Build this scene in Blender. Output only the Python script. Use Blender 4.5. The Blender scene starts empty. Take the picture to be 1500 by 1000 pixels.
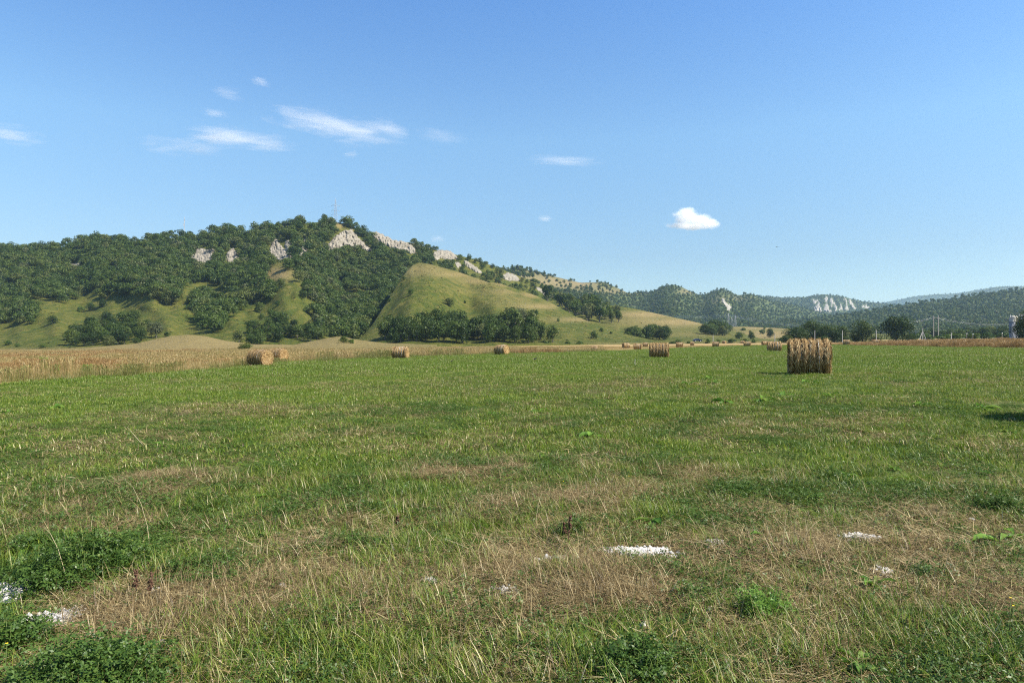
import bpy, math, random
import numpy as np
from mathutils import Vector
R = math.radians
rng = np.random.default_rng(7)
random.seed(7)
SC = bpy.context.scene

# ------------------------------------------------------------------ camera, world, sun, exposure
CAMZ = 1.6
cam_d = bpy.data.cameras.new("camera"); cam = bpy.data.objects.new("camera", cam_d)
SC.collection.objects.link(cam); SC.camera = cam
cam.location = (0, 0, CAMZ); cam.rotation_euler = (R(90), 0, 0)
cam_d.lens = 24; cam_d.sensor_width = 36; cam_d.clip_start = 0.05; cam_d.clip_end = 30000

SUN_EL, SUN_AZ = 47.0, 108.0        # azimuth clockwise from the view direction (+Y)
world = bpy.data.worlds.new("World"); SC.world = world; world.use_nodes = True
wn = world.node_tree.nodes; wl = world.node_tree.links
sky = wn.new("ShaderNodeTexSky"); sky.sky_type = 'NISHITA'; sky.sun_disc = False
sky.sun_elevation = R(SUN_EL); sky.sun_rotation = R(SUN_AZ)
sky.air_density = 1.0; sky.dust_density = 0.3; sky.ozone_density = 2.6; sky.altitude = 500
bg = wn["Background"]; bg.inputs["Strength"].default_value = 0.122
tc = wn.new("ShaderNodeTexCoord"); sx = wn.new("ShaderNodeSeparateXYZ"); wl.new(tc.outputs["Generated"], sx.inputs[0])
cr = wn.new("ShaderNodeValToRGB"); wl.new(sx.outputs[2], cr.inputs[0]); ce = cr.color_ramp.elements; ce[0].position = 0; ce[0].color = (.46, .48, .46, 1); ce[1].position = .75; ce[1].color = (.56, .77, .90, 1)
q = ce.new(.12); q.color = (.485, .515, .505, 1); q = ce.new(.28); q.color = (.63, .745, .735, 1); q = ce.new(.45); q.color = (.49, .70, .86, 1)
sm = wn.new("ShaderNodeMix"); sm.data_type = 'RGBA'; sm.blend_type = 'MULTIPLY'; sm.inputs[0].default_value = 1; wl.new(sky.outputs[0], sm.inputs[6]); wl.new(cr.outputs[0], sm.inputs[7])
wl.new(sm.outputs[2], bg.inputs["Color"])      # deeper blue air low down, the same all round
sd = bpy.data.lights.new("sun", 'SUN'); sd.energy = 4.7; sd.angle = R(0.5); sd.color = (1.0, 0.93, 0.83)
sun = bpy.data.objects.new("sun", sd); SC.collection.objects.link(sun)
sv = Vector((math.sin(R(SUN_AZ))*math.cos(R(SUN_EL)), math.cos(R(SUN_AZ))*math.cos(R(SUN_EL)), math.sin(R(SUN_EL))))
sun.rotation_euler = sv.to_track_quat('Z', 'Y').to_euler()
vs = SC.view_settings
vs.view_transform = 'Standard'; vs.look = 'None'; vs.gamma = 1; vs.exposure = 1.16; vs.use_curve_mapping = False
cy = SC.cycles
cy.max_bounces = 5; cy.diffuse_bounces = 2; cy.glossy_bounces = 1; cy.transmission_bounces = 2
cy.transparent_max_bounces = 4; cy.volume_bounces = 6; cy.use_denoising = False
cy.caustics_reflective = False; cy.caustics_refractive = False
cy.pixel_filter_type = 'BLACKMAN_HARRIS'; cy.filter_width = 1.15; cy.volume_step_rate = 0.6; cy.volume_max_steps = 128

# ------------------------------------------------------------------ helpers
def lerp(a, b, t): return a + (b - a)*t
def hash2(ix, iy, seed):
    n = (ix*374761393 + iy*668265263 + seed*362437) & 0x7fffffff
    n = ((n ^ (n >> 13))*1274126177) & 0x7fffffff
    return ((n ^ (n >> 16)) & 0xffff)/65535.0
def vnoise(x, y, seed=0):
    x = np.asarray(x, float); y = np.asarray(y, float)
    ix = np.floor(x).astype(np.int64); iy = np.floor(y).astype(np.int64)
    fx = x-ix; fy = y-iy; fx = fx*fx*(3-2*fx); fy = fy*fy*(3-2*fy)
    a = hash2(ix, iy, seed); b = hash2(ix+1, iy, seed); c = hash2(ix, iy+1, seed); d = hash2(ix+1, iy+1, seed)
    return (a*(1-fx)+b*fx)*(1-fy) + (c*(1-fx)+d*fx)*fy
def fbm(x, y, seed=0, octv=4):
    s = 0; a = .5; t = 0
    for k in range(octv):
        s = s + a*vnoise(np.asarray(x)*2**k, np.asarray(y)*2**k, seed+k*17); t += a; a *= .5
    return s/t*2-1
def inpoly(px, py, poly):
    px = np.asarray(px, float); py = np.asarray(py, float); r = np.zeros(px.shape, bool); n = len(poly)
    for i in range(n):
        x1, y1 = poly[i]; x2, y2 = poly[(i+1) % n]
        c = ((y1 > py) != (y2 > py)) & (px < (x2-x1)*(py-y1)/((y2-y1) or 1e-9)+x1)
        r ^= c
    return r
def tag(o, label=None, cat=None, group=None, kind=None):
    if label: o['label'] = label
    if cat: o['category'] = cat
    if group: o['group'] = group
    if kind: o['kind'] = kind
    return o
def link(o, parent=None):
    SC.collection.objects.link(o)
    if parent: o.parent = parent
    return o
def mesh_np(name, V, F, mat=None, smooth=False, attrs=None):
    """F: list of (n,k) int arrays"""
    me = bpy.data.meshes.new(name); V = np.asarray(V, np.float32)
    if not isinstance(F, list): F = [F]
    F = [np.asarray(f, np.int32) for f in F if len(f)]
    me.vertices.add(len(V)); me.vertices.foreach_set("co", V.ravel())
    li = np.concatenate([f.ravel() for f in F]); tot = np.concatenate([np.full(len(f), f.shape[1], np.int32) for f in F])
    st = np.concatenate([[0], np.cumsum(tot)[:-1]]).astype(np.int32)
    me.loops.add(len(li)); me.loops.foreach_set("vertex_index", li)
    me.polygons.add(len(tot)); me.polygons.foreach_set("loop_start", st); me.polygons.foreach_set("loop_total", tot)
    if smooth: me.polygons.foreach_set("use_smooth", np.ones(len(tot), bool))
    if attrs:
        for k, v in attrs.items():
            a = me.attributes.new(k, 'FLOAT', 'POINT'); a.data.foreach_set("value", np.asarray(v, np.float32).ravel())
    me.update(calc_edges=True); me.validate()
    if mat: me.materials.append(mat)
    return me
def obj(name, me, parent=None, loc=None):
    o = bpy.data.objects.new(name, me); link(o, parent)
    if loc is not None: o.location = loc
    return o
def empty(name, loc, rz=0):
    o = bpy.data.objects.new(name, None); link(o); o.location = loc; o.rotation_euler = (0, 0, rz); o.empty_display_size = .3; return o
def grid_faces(nr, nc, wrap=False):
    r = np.arange(nr-1)[:, None]; c = np.arange(nc if wrap else nc-1)[None, :]; c2 = (c+1) % nc
    return np.stack([r*nc+c, r*nc+c2, (r+1)*nc+c2, (r+1)*nc+c], -1).reshape(-1, 4)
class MB:                                         # collects simple solids
    def __init__(s): s.V = []; s.F = {3: [], 4: []}; s.n = 0
    def add(s, V, F):
        V = np.asarray(V, float); F = np.asarray(F); s.V.append(V); s.F[F.shape[1]].append(F+s.n); s.n += len(V)
    def box(s, c, d, rz=0):
        c = np.array(c); h = np.array(d)/2
        V = np.array([[x, y, z] for x in (-1, 1) for y in (-1, 1) for z in (-1, 1)])*h
        ca, sa = math.cos(rz), math.sin(rz); V = np.stack([V[:, 0]*ca-V[:, 1]*sa, V[:, 0]*sa+V[:, 1]*ca, V[:, 2]], 1)+c
        s.add(V, [[0, 1, 3, 2], [4, 6, 7, 5], [0, 4, 5, 1], [2, 3, 7, 6], [0, 2, 6, 4], [1, 5, 7, 3]])
    def tube(s, pts, rad, n=6, cap=True):
        pts = [Vector(p) for p in pts]; rad = rad if hasattr(rad, '__len__') else [rad]*len(pts); V = []
        for i, p in enumerate(pts):
            t = (pts[min(i+1, len(pts)-1)]-pts[max(i-1, 0)]).normalized()
            a = t.orthogonal().normalized() if i == 0 else (a - t*a.dot(t)).normalized()
            b = t.cross(a)
            for k in range(n):
                th = 2*math.pi*k/n; V.append(p+(a*math.cos(th)+b*math.sin(th))*rad[i])
        s.add(V, grid_faces(len(pts), n, True))
        if cap:
            m = len(V)
            for base, q in ((0, pts[0]), (m-n, pts[-1])):
                s.V.append(np.array([q])); ci = s.n; s.n += 1
                s.F[3].append(np.array([[ci-m+base+k, ci-m+base+(k+1) % n, ci] for k in range(n)])) if base == 0 else s.F[3].append(np.array([[ci-1-m+base+k, ci-1-m+base+(k+1) % n, ci] for k in range(n)]))
    def me(s, name, mat, smooth=False):
        return mesh_np(name, np.concatenate(s.V), [np.concatenate(f) for f in s.F.values() if f], mat, smooth)
    def build(s, name, mat, parent=None, smooth=False): return obj(name, s.me(name, mat, smooth), parent)

# ------------------------------------------------------------------ materials
def nt(name):
    m = bpy.data.materials.new(name); m.use_nodes = True; t = m.node_tree; t.nodes.clear()
    o = t.nodes.new("ShaderNodeOutputMaterial"); return m, t, o
class N:                                          # tiny node helper
    def __init__(s, t): s.t = t
    def new(s, ty, **k):
        n = s.t.nodes.new(ty)
        for a, b in k.items(): setattr(n, a, b)
        return n
    def put(s, sock, v):
        if hasattr(v, 'is_output') or isinstance(v, bpy.types.NodeSocket): s.t.links.new(v, sock)
        else: sock.default_value = v
    def rgb(s, c): n = s.new("ShaderNodeRGB"); n.outputs[0].default_value = (*c, 1); return n.outputs[0]
    def math(s, op, a, b=0.0, clamp=False):
        n = s.new("ShaderNodeMath", operation=op, use_clamp=clamp); s.put(n.inputs[0], a); s.put(n.inputs[1], b); return n.outputs[0]
    def mix(s, f, a, b):
        n = s.new("ShaderNodeMix", data_type='RGBA'); s.put(n.inputs[0], f)
        s.put(n.inputs[6], (*a, 1) if isinstance(a, tuple) else a); s.put(n.inputs[7], (*b, 1) if isinstance(b, tuple) else b); return n.outputs[2]
    def ramp(s, f, stops):
        n = s.new("ShaderNodeValToRGB"); e = n.color_ramp.elements
        while len(e) < len(stops): e.new(0.5)
        for i, (p, c) in enumerate(stops):
            e[i].position = p; e[i].color = (*c, 1) if isinstance(c, tuple) else (c, c, c, 1)
        s.put(n.inputs[0], f); return n.outputs[0]
    def pos(s): return s.new("ShaderNodeNewGeometry").outputs["Position"]
    def objpos(s): return s.new("ShaderNodeTexCoord").outputs["Object"]
    def noise(s, vec, scale, detail=3, rough=.55, dist=0):
        n = s.new("ShaderNodeTexNoise"); s.put(n.inputs["Vector"], vec); n.inputs["Scale"].default_value = scale
        n.inputs["Detail"].default_value = detail; n.inputs["Roughness"].default_value = rough; n.inputs["Distortion"].default_value = dist
        return n.outputs[0]
    def mapr(s, v, a, b, c=0., d=1.):
        n = s.new("ShaderNodeMapRange"); s.put(n.inputs[0], v)
        for i, q in enumerate((a, b, c, d)): n.inputs[i+1].default_value = q
        return n.outputs[0]
    def scalev(s, v, sc):
        n = s.new("ShaderNodeVectorMath", operation='MULTIPLY'); s.put(n.inputs[0], v); n.inputs[1].default_value = sc; return n.outputs[0]
    def attr(s, name, ty='GEOMETRY'):
        n = s.new("ShaderNodeAttribute", attribute_name=name, attribute_type=ty); return n.outputs["Fac"]
    def bump(s, h, strength=.5, dist=.1):
        n = s.new("ShaderNodeBump"); n.inputs["Strength"].default_value = strength; n.inputs["Distance"].default_value = dist
        s.put(n.inputs["Height"], h); return n.outputs[0]
def principled(n, out, col, rough=.8, normal=None, spec=.3, metal=0):
    p = n.new("ShaderNodeBsdfPrincipled"); n.put(p.inputs["Base Color"], (*col, 1) if isinstance(col, tuple) else col)
    n.put(p.inputs["Roughness"], rough); p.inputs["Specular IOR Level"].default_value = spec; p.inputs["Metallic"].default_value = metal
    if normal is not None: n.put(p.inputs["Normal"], normal)
    n.t.links.new(p.outputs[0], out.inputs[0]); return p
def leafy(n, out, col, trans=.35, spec=.25, rough=.5, tcol=None):
    d = n.new("ShaderNodeBsdfDiffuse"); n.put(d.inputs[0], col)
    tr = n.new("ShaderNodeBsdfTranslucent"); n.put(tr.inputs[0], tcol if tcol is not None else col)
    g = n.new("ShaderNodeBsdfGlossy"); g.inputs["Roughness"].default_value = rough; g.inputs[0].default_value = (1, 1, 1, 1)
    m1 = n.new("ShaderNodeMixShader"); m1.inputs[0].default_value = trans; n.t.links.new(d.outputs[0], m1.inputs[1]); n.t.links.new(tr.outputs[0], m1.inputs[2])
    m2 = n.new("ShaderNodeMixShader"); m2.inputs[0].default_value = spec*.05; n.t.links.new(m1.outputs[0], m2.inputs[1]); n.t.links.new(g.outputs[0], m2.inputs[2])
    n.t.links.new(m2.outputs[0], out.inputs[0])
def plain(name, col, rough=.7, spec=.3, metal=0, var=.25, scale=3.):
    m, t, o = nt(name); n = N(t)
    f = n.noise(n.objpos(), scale, 4)
    c = n.mix(f, tuple(v*(1-var) for v in col), tuple(min(1, v*(1+var)) for v in col))
    principled(n, o, c, rough, spec=spec, metal=metal); return m

def mat_foliage(name, stops, trans=.3):
    m, t, o = nt(name); n = N(t)
    oi = n.new("ShaderNodeObjectInfo").outputs["Random"]
    isl = n.new("ShaderNodeNewGeometry").outputs["Random Per Island"]
    c = n.ramp(oi, stops)
    c2 = n.mix(isl, (.84, .85, .82), (1.16, 1.15, 1.1))
    mul = n.new("ShaderNodeMix", data_type='RGBA', blend_type='MULTIPLY'); mul.inputs[0].default_value = 1
    n.put(mul.inputs[6], c); n.put(mul.inputs[7], c2)
    leafy(n, o, mul.outputs[2], trans, .25, .5)
    return m
M_tree = mat_foliage("tree_leaves", [(0, (.034, .060, .011)), (.25, (.050, .084, .014)), (.5, (.066, .102, .018)), (.75, (.080, .112, .020)), (.92, (.102, .122, .028)), (1, (.10, .115, .05))])
M_dark = mat_foliage("dark_tree_leaves", [(0, (0.022, 0.044, 0.007)), (.5, (0.035, 0.061, 0.009)), (1, (0.054, 0.081, 0.013))])
M_bush = mat_foliage("bush_leaves", [(0, (0.034, 0.069, 0.009)), (.5, (0.063, 0.106, 0.013)), (1, (0.097, 0.138, 0.020))])
M_tuss = mat_foliage("tussock_grass", [(0, (.055, .068, .014)), (.5, (.085, .092, .022)), (.85, (.115, .105, .03)), (1, (.15, .12, .045))])
M_bark = plain("bark", (.14, .12, .095), .9, .1, var=.4)
M_palebark = plain("pale_bark", (.42, .40, .35), .9, .1, var=.3)

def mat_hill():
    m, t, o = nt("meadow_slope"); n = N(t); p = n.pos()
    dry = n.attr("dry"); wood = n.attr("wood")
    a = n.noise(p, .022, 5, .6); b = n.noise(p, .18, 5, .65); c = n.noise(p, 1.3, 3, .7)
    g = n.mix(n.mapr(a, .35, .65), (.056, .074, .010), (.098, .102, .018))
    g = n.mix(n.mapr(b, .5, .72), g, (.150, .128, .028))
    g = n.mix(n.mapr(b, .46, .3), g, (.042, .066, .012))
    d = n.mix(n.mapr(b, .3, .7), (.27, .205, .085), (.19, .145, .056))
    f = n.math('ADD', dry, n.math('MULTIPLY', n.math('SUBTRACT', b, .5), .6), True)
    col = n.mix(f, g, d)
    col = n.mix(n.mapr(c, .5, .8, 0, .35), col, (.05, .06, .018))
    col = n.mix(wood, col, (.045, .06, .02))
    h = n.math('ADD', n.math('MULTIPLY', b, 1.2), n.math('MULTIPLY', c, .5))
    principled(n, o, col, .95, n.bump(h, 1., 2.0), .1); return m
M_hill = mat_hill()
def mat_scrub():
    m, t, o = nt("scrub_slope"); n = N(t); p = n.pos(); dry = n.attr("dry")
    a = n.noise(p, .006, 5, .6); b = n.noise(p, .03, 6, .7)
    g = n.mix(n.mapr(b, .35, .65), (.040, .062, .018), (.085, .10, .032))
    d = n.mix(n.mapr(b, .3, .7), (.24, .17, .09), (.11, .11, .04))
    f = n.math('ADD', dry, n.math('MULTIPLY', n.math('SUBTRACT', b, .5), 1.0), True)
    principled(n, o, n.mix(f, g, d), .95, n.bump(b, 1., 8), .1); return m
M_scrub = mat_scrub()
def mat_rock(name, c1, c2, c3, sc):
    m, t, o = nt(name); n = N(t); p = n.pos()
    pv = n.scalev(p, (1, 1, .55))
    a = n.noise(pv, .12*sc, 6, .7, .6); b = n.noise(pv, .6*sc, 5, .7)
    c = n.mix(n.mapr(a, .35, .65), c1, c2); c = n.mix(n.mapr(b, .55, .72, 0, .75), c, c3)
    c = n.mix(n.mapr(n.noise(p, .25*sc, 4, .6), .58, .66, 0, .85), c, (.07, .085, .03))
    principled(n, o, c, .95, n.bump(n.math('ADD', a, b), 1., 1.5/sc), .1); return m
M_rock = mat_rock("limestone", (.18, .158, .12), (.33, .295, .23), (.06, .052, .036), 1.6)
M_rock_far = mat_rock("far_limestone", (.25, .225, .18), (.38, .345, .28), (.11, .10, .075), .35)

def mat_ground():
    m, t, o = nt("field_soil"); n = N(t); p = n.pos()
    dry = n.attr("dry"); straw = n.attr("straw")
    a = n.noise(p, .35, 5, .6); b = n.noise(p, 2.3, 5, .65); c = n.noise(p, 28, 4, .7); l = n.noise(n.scalev(p, (.02, .09, 1)), 1., 4, .6)
    g = n.mix(n.mapr(b, .35, .65), (.040, .070, .013), (.070, .100, .020))
    g = n.mix(n.mapr(l, .4, .7), g, (.12, .135, .035))
    d = n.mix(n.mapr(b, .35, .65), (.065, .045, .022), (.14, .100, .048))
    f = n.math('ADD', dry, n.math('MULTIPLY', n.math('SUBTRACT', a, .5), .8), True)
    col = n.mix(f, g, d)
    col = n.mix(n.mapr(c, .45, .7, 0, .6), col, (.045, .04, .02))
    s = n.mix(n.mapr(a, .3, .7), (.27, .18, .075), (.36, .25, .11)); s = n.mix(n.mapr(l, .45, .75, 0, .6), s, (.19, .17, .06))
    col = n.mix(n.math('ADD', straw, n.math('MULTIPLY', n.math('SUBTRACT', b, .5), n.math('MULTIPLY', straw, .7)), True), col, s)
    principled(n, o, col, .95, n.bump(n.math('ADD', b, n.math('MULTIPLY', c, .3)), .8, .08), .1); return m
M_ground = mat_ground()

def mat_blade(name, stops, dryc, trans=.35, amt=1.0, noise_sc=.5):
    m, t, o = nt(name); n = N(t); p = n.pos()
    isl = n.new("ShaderNodeNewGeometry").outputs["Random Per Island"]
    tint = n.attr("tint", 'INSTANCER')
    c = n.ramp(isl, stops)
    big = n.noise(p, noise_sc, 3, .6)
    f = n.math('ADD', n.math('MULTIPLY', tint, amt), n.math('MULTIPLY', n.math('SUBTRACT', big, .5), .7), True)
    # a blade is either dry or green: compare its own random number with the dryness
    r2 = n.math('FRACT', n.math('MULTIPLY', isl, 17.31))
    isd = n.mapr(n.math('SUBTRACT', f, r2), -.12, .12)
    c = n.mix(isd, c, n.ramp(n.math('FRACT', n.math('MULTIPLY', isl, 5.7)), dryc))
    leafy(n, o, c, trans, .35, .45); return m
GREEN = [(0, (0.053, 0.105, 0.009)), (.35, (0.103, 0.176, 0.016)), (.7, (0.172, 0.237, 0.025)), (1, (0.276, 0.290, 0.044))]
STRAW = [(0, (0.078, 0.049, 0.022)), (.4, (0.241, 0.172, 0.077)), (.8, (0.403, 0.319, 0.156)), (1, (0.582, 0.499, 0.288))]
M_grass = mat_blade("grass_blade", GREEN, STRAW)
M_lush = mat_blade("lush_grass_blade", [(0, (0.075, 0.130, 0.015)), (.5, (0.125, 0.193, 0.020)), (1, (0.205, 0.254, 0.036))], STRAW, noise_sc=.12)
M_straw = mat_blade("straw", STRAW, STRAW, .2)
M_clover = mat_blade("clover_leaf", [(0, (0.036, 0.076, 0.014)), (.5, (0.057, 0.111, 0.019)), (1, (0.094, 0.153, 0.028))], [(0, (0.086, 0.127, 0.018)), (1, (0.172, 0.190, 0.026))], .3, .25)
M_weed = mat_blade("broad_leaf", [(0, (0.069, 0.156, 0.022)), (1, (0.163, 0.288, 0.039))], [(0, (0.125, 0.204, 0.033)), (1, (0.250, 0.264, 0.055))], .4, .2)
M_tall = mat_blade("tall_dry_grass", [(0, (0.210, 0.146, 0.053)), (.5, (0.326, 0.243, 0.100)), (1, (0.462, 0.367, 0.179))], [(0, (0.116, 0.130, 0.032)), (1, (0.179, 0.173, 0.047))], .3, 1.)
M_red = mat_blade("reddish_dry_grass", [(0, (.18, .105, .038)), (.5, (.29, .180, .070)), (1, (.40, .28, .12))], [(0, (.2, .13, .05)), (1, (.3, .2, .08))], .3, 1.)
M_stalk = plain("dead_stalk", (.10, .055, .035), .9, .1)
M_palestalk = plain("pale_stalk", (.42, .34, .2), .9, .1)
M_flower = plain("yellow_petal", (.75, .55, .03), .6, .2)
def mat_hay(name, side):
    m, t, o = nt(name); n = N(t); p = n.objpos()
    sep = n.new("ShaderNodeSeparateXYZ"); n.put(sep.inputs[0], p)
    v = n.scalev(p, (9, 60, 60)) if side else n.scalev(p, (30, 14, 14))
    a = n.noise(v, 1., 5, .7, .5); b = n.noise(p, 3.2, 3)
    c = n.ramp(n.mapr(a, .3, .7), [(0, (.10, .048, .018)), (.35, (.25, .155, .062)), (.7, (.43, .295, .125)), (1, (.60, .46, .22))])
    c = n.mix(n.mapr(b, .5, .75, 0, .5), c, (.19, .09, .035))
    if side: c = n.mix(n.mapr(n.math('ADD', sep.outputs[2], n.math('MULTIPLY', n.math('SUBTRACT', b, .5), .8)), .0, .55, 0, .6), c, (.20, .145, .09))   # weathered top
    principled(n, o, c, .85, n.bump(a, 1., .05), .15); return m
M_hay = mat_hay("hay_roll", True); M_hayend = mat_hay("hay_coil", False)
m_, t_, o_ = nt("hay_straws"); n_ = N(t_)
leafy(n_, o_, n_.ramp(n_.new("ShaderNodeNewGeometry").outputs["Random Per Island"], [(0, (.10, .052, .020)), (.35, (.27, .16, .062)), (.7, (.46, .315, .135)), (1, (.66, .52, .28))]), .15); M_haystraw = m_
M_twine = plain("white_twine", (.72, .70, .64), .5, .4)
M_chalk = plain("white_chalk", (.47, .45, .41), .95, .1, var=.3, scale=38)
M_steel = plain("galvanised_steel", (.28, .29, .30), .55, .4, .3)
M_wire = plain("aluminium_wire", (.62, .63, .64), .4, .5, .5)
M_conc = plain("concrete_pole", (.22, .21, .19), .9, .2)
M_wood = plain("weathered_wood", (.17, .155, .13), .9, .1)
M_carpaint = plain("dark_blue_paint", (.015, .025, .065), .25, .6, .3)
M_glass = plain("dark_glass", (.03, .04, .05), .08, .8)
M_rubber = plain("tyre_rubber", (.02, .02, .02), .8, .2)
M_rim = plain("wheel_rim", (.5, .5, .52), .3, .5, .7)
M_lamp = plain("lamp_glass", (.75, .75, .72), .2, .6)
M_white = plain("white_paint", (.5, .5, .48), .5, .3, var=.05)
M_cream = plain("cream_render", (.38, .35, .29), .8, .2)
M_greypanel = plain("grey_panel", (.22, .23, .25), .7, .3)
M_feather = plain("black_feathers", (.012, .012, .015), .6, .3)

# ------------------------------------------------------------------ the ground
#        px,   bottom, height px, width px, yaw (deg; 0 = curved side faces the camera), label
BALES = [(1185, 545, 53, 62, 4, "largest hay bale, alone in the green grass on the right, curved side with white twine"),
 (381, 537, 25, 33, -46, "hay bale at left whose sunlit round end faces right, front one of the touching pair"),
 (407, 530, 20, 26, -42, "hay bale half hidden behind the front bale of the left pair"),
 (587, 524, 18.3, 26, -20, "hay bale beside the dry grass edge, below the dark ravine woods of the main hill"),
 (735, 521, 15.5, 23, -34, "hay bale at the dry grass edge below the right end of the long dark grove"),
 (965.5, 523.5, 22.5, 31, 2, "second largest lone bale, squarish, right of centre with pale dead grass in front"),
 (1134, 514, 16, 21, 7, "hay bale with a black shaded left end, just left of the largest bale"),
 (934, 511.5, 9.5, 13, 3, "small far bale left of the squarish bale, wider of the two there"),
 (917, 511, 8, 8, 30, "narrow far bale at the left end of the far row of bales"),
 (945.5, 510, 6.5, 9, 0, "tiny far bale peeping out behind the left shoulder of the squarish bale"),
 (871, 513, 6, 9, 0, "low brown bale sunk in the straw stubble under the small bushes"),
 (995.5, 509.5, 8, 11, 5, "small bale on the stubble just left of below the dark blue car"),
 (1014, 506.5, 5.2, 6, 0, "tiny bale on the stubble directly below the dark blue car"),
 (1048.5, 508, 8, 13, 0, "wide far bale on the stubble below the round bushy clump"),
 (1061, 502.5, 4.2, 8, -35, "tiny orange bale turned sideways, behind the wide far bale"),
 (1094.5, 506.5, 8, 11, 5, "reddish far bale midway between the bushy clump and the shaded bale"),
 (1087.5, 503.5, 4.2, 6, 0, "tiny bale behind the left edge of the reddish far bale"),
 (1120.5, 505.5, 7, 8, 25, "pale far bale touching the left side of the shaded bale"),
 (1240, 503.5, 8.5, 10.5, 3, "small bale beside a grey pole, right of the largest bale"),
 (1283.5, 503, 8.5, 11.5, 3, "small bale under the grey pole beside the large round tree"),
]
def base_g(x, y): return .012*600*np.tanh(np.asarray(x, float)/600)
ANCH = []
for (px, pb, h, w, yaw, lab) in BALES:
    d = 1300./h; x = (px-750)/1000*d; z = CAMZ-(pb-500)/1000*d
    if px == 871: continue
    ANCH.append((x, d, z-float(base_g(x, d)), .2*d if px != 1185 else 7.0))
def g0(x, y):
    x = np.asarray(x, float); y = np.asarray(y, float); num = 0; den = .35
    for (ax, ay, r, s) in ANCH:
        w = np.exp(-((x-ax)**2+(y-ay)**2)/(2*s*s)); num = num+w*r; den = den+w
    rr = np.sqrt(x*x+y*y)
    roll = fbm(x/18, y/18, 3, 3)*.10*np.clip((rr-8)/20, 0, 1)*np.clip(1-(rr-250)/400, 0, 1)
    micro = fbm(x*1.3, y*1.3, 9, 3)*.035*np.clip(1-(rr-30)/30, 0, 1)
    return base_g(x, y)+num/den+roll+micro
def g(x, y): return float(g0(np.array([x]), np.array([y]))[0])
def pix_ground(px, py):                            # where the line of sight meets the field
    u = (px-750)/1000.; d = 1000*CAMZ/max(py-500+12*u, 1.5)
    for _ in range(30):
        z = g(u*d, d); dn = (CAMZ-z)*1000/max(py-500, .8); d = .5*d+.5*dn
    return u*d, d, g(u*d, d)
def to_px(x, y, z): return 750+1000*x/y, 500-1000*(z-CAMZ)/y

# front line of the tall dry grass: px -> depth
TALL_PX = np.array([-900, -300, 0, 120, 200, 280, 350, 420, 500, 600, 700, 800, 900, 1000, 1100, 1180, 1230, 1300, 1400, 1500, 1700, 2200])
TALL_D = np.array([19, 25, 30, 35, 38, 44, 50, 60, 68, 76, 86, 96, 112, 150, 175, 175, 160, 132, 104, 88, 70, 55.])
def tall_front(px): return np.interp(px, TALL_PX, TALL_D)
# dry spots in the sward, as seen: px, py, rx, ry, amount
DRY = [(310, 880, 190, 45, .75), (120, 915, 110, 30, .8), (830, 855, 170, 45, .7), (930, 812, 130, 22, .55), (1100, 815, 220, 28, .5), (1380, 790, 180, 45, .45),
 (1330, 880, 220, 60, .42), (1000, 900, 150, 50, .3), (850, 735, 170, 20, .5), (680, 695, 110, 10, .5), (255, 700, 75, 9, .7), (150, 720, 150, 26, .35), (500, 770, 250, 30, .3),
 (880, 585, 80, 10, .35), (350, 600, 170, 14, .5), (240, 610, 60, 9, .35), (80, 640, 100, 18, .3), (600, 900, 200, 60, .25), (1200, 960, 260, 60, .28), (700, 985, 120, 40, .3),
 (1150, 640, 200, 20, .25), (1290, 655, 60, 12, .3), (1000, 700, 200, 18, .25), (620, 745, 140, 22, .25), (420, 800, 150, 22, .3), (1250, 800, 120, 20, .4), (970, 575, 120, 10, .3), (560, 580, 90, 10, .2)]
LUSH = [(120, 820, 110, 35, 1), (110, 980, 130, 60, 1), (10, 900, 50, 60, .8), (300, 830, 80, 25, .7), (500, 960, 120, 50, .5), (1120, 885, 60, 30, .8), (930, 950, 60, 60, .6), (1200, 690, 70, 22, .5),
 (950, 755, 60, 22, .6), (1300, 720, 80, 16, .4), (560, 830, 80, 30, .4), (1120, 700, 50, 18, .4), (1230, 585, 60, 10, .4)]
def dryness(x, y):
    x = np.asarray(x, float); y = np.asarray(y, float); ys = np.maximum(y, .5)
    px = 750+1000*x/ys; py = 500+1000*CAMZ/ys
    r = np.sqrt(x*x+y*y)
    v = np.interp(r, [0, 4, 7, 14, 25, 45, 200], [.27, .22, .16, .14, .13, .12, .12])
    for (a, b, rx, ry, k) in DRY: v = v+k*np.exp(-(((px-a)/rx)**2+((py-b)/ry)**2)*1.2)*(y > 1)
    for (a, b, rx, ry, k) in LUSH: v = v-.6*k*np.exp(-(((px-a)/rx)**2+((py-b)/ry)**2)*1.2)*(y > 1)
    v = v+.30*fbm(x*.9, y*.55, 21, 4)+.55*fbm(x*3.1, y*2.3, 23, 3)*np.clip(1.4-r/14, 0, 1)+.20*fbm(x/7, y/3.5, 31, 3)*np.clip(r/10, .3, 1)+.25*fbm(x/9, y/2.2, 33, 3)*np.clip((r-12)/15, 0, 1)
    return np.clip(v, 0, 1)
def straw_zone(x, y):
    x = np.asarray(x, float); y = np.asarray(y, float); ys = np.maximum(y, .5); px = 750+1000*x/ys
    return np.clip((y-tall_front(px)*(1+.04*fbm(x/6, y/6, 5, 2)))/(.04*ys+.4), 0, 1)*(y > 2)

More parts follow.
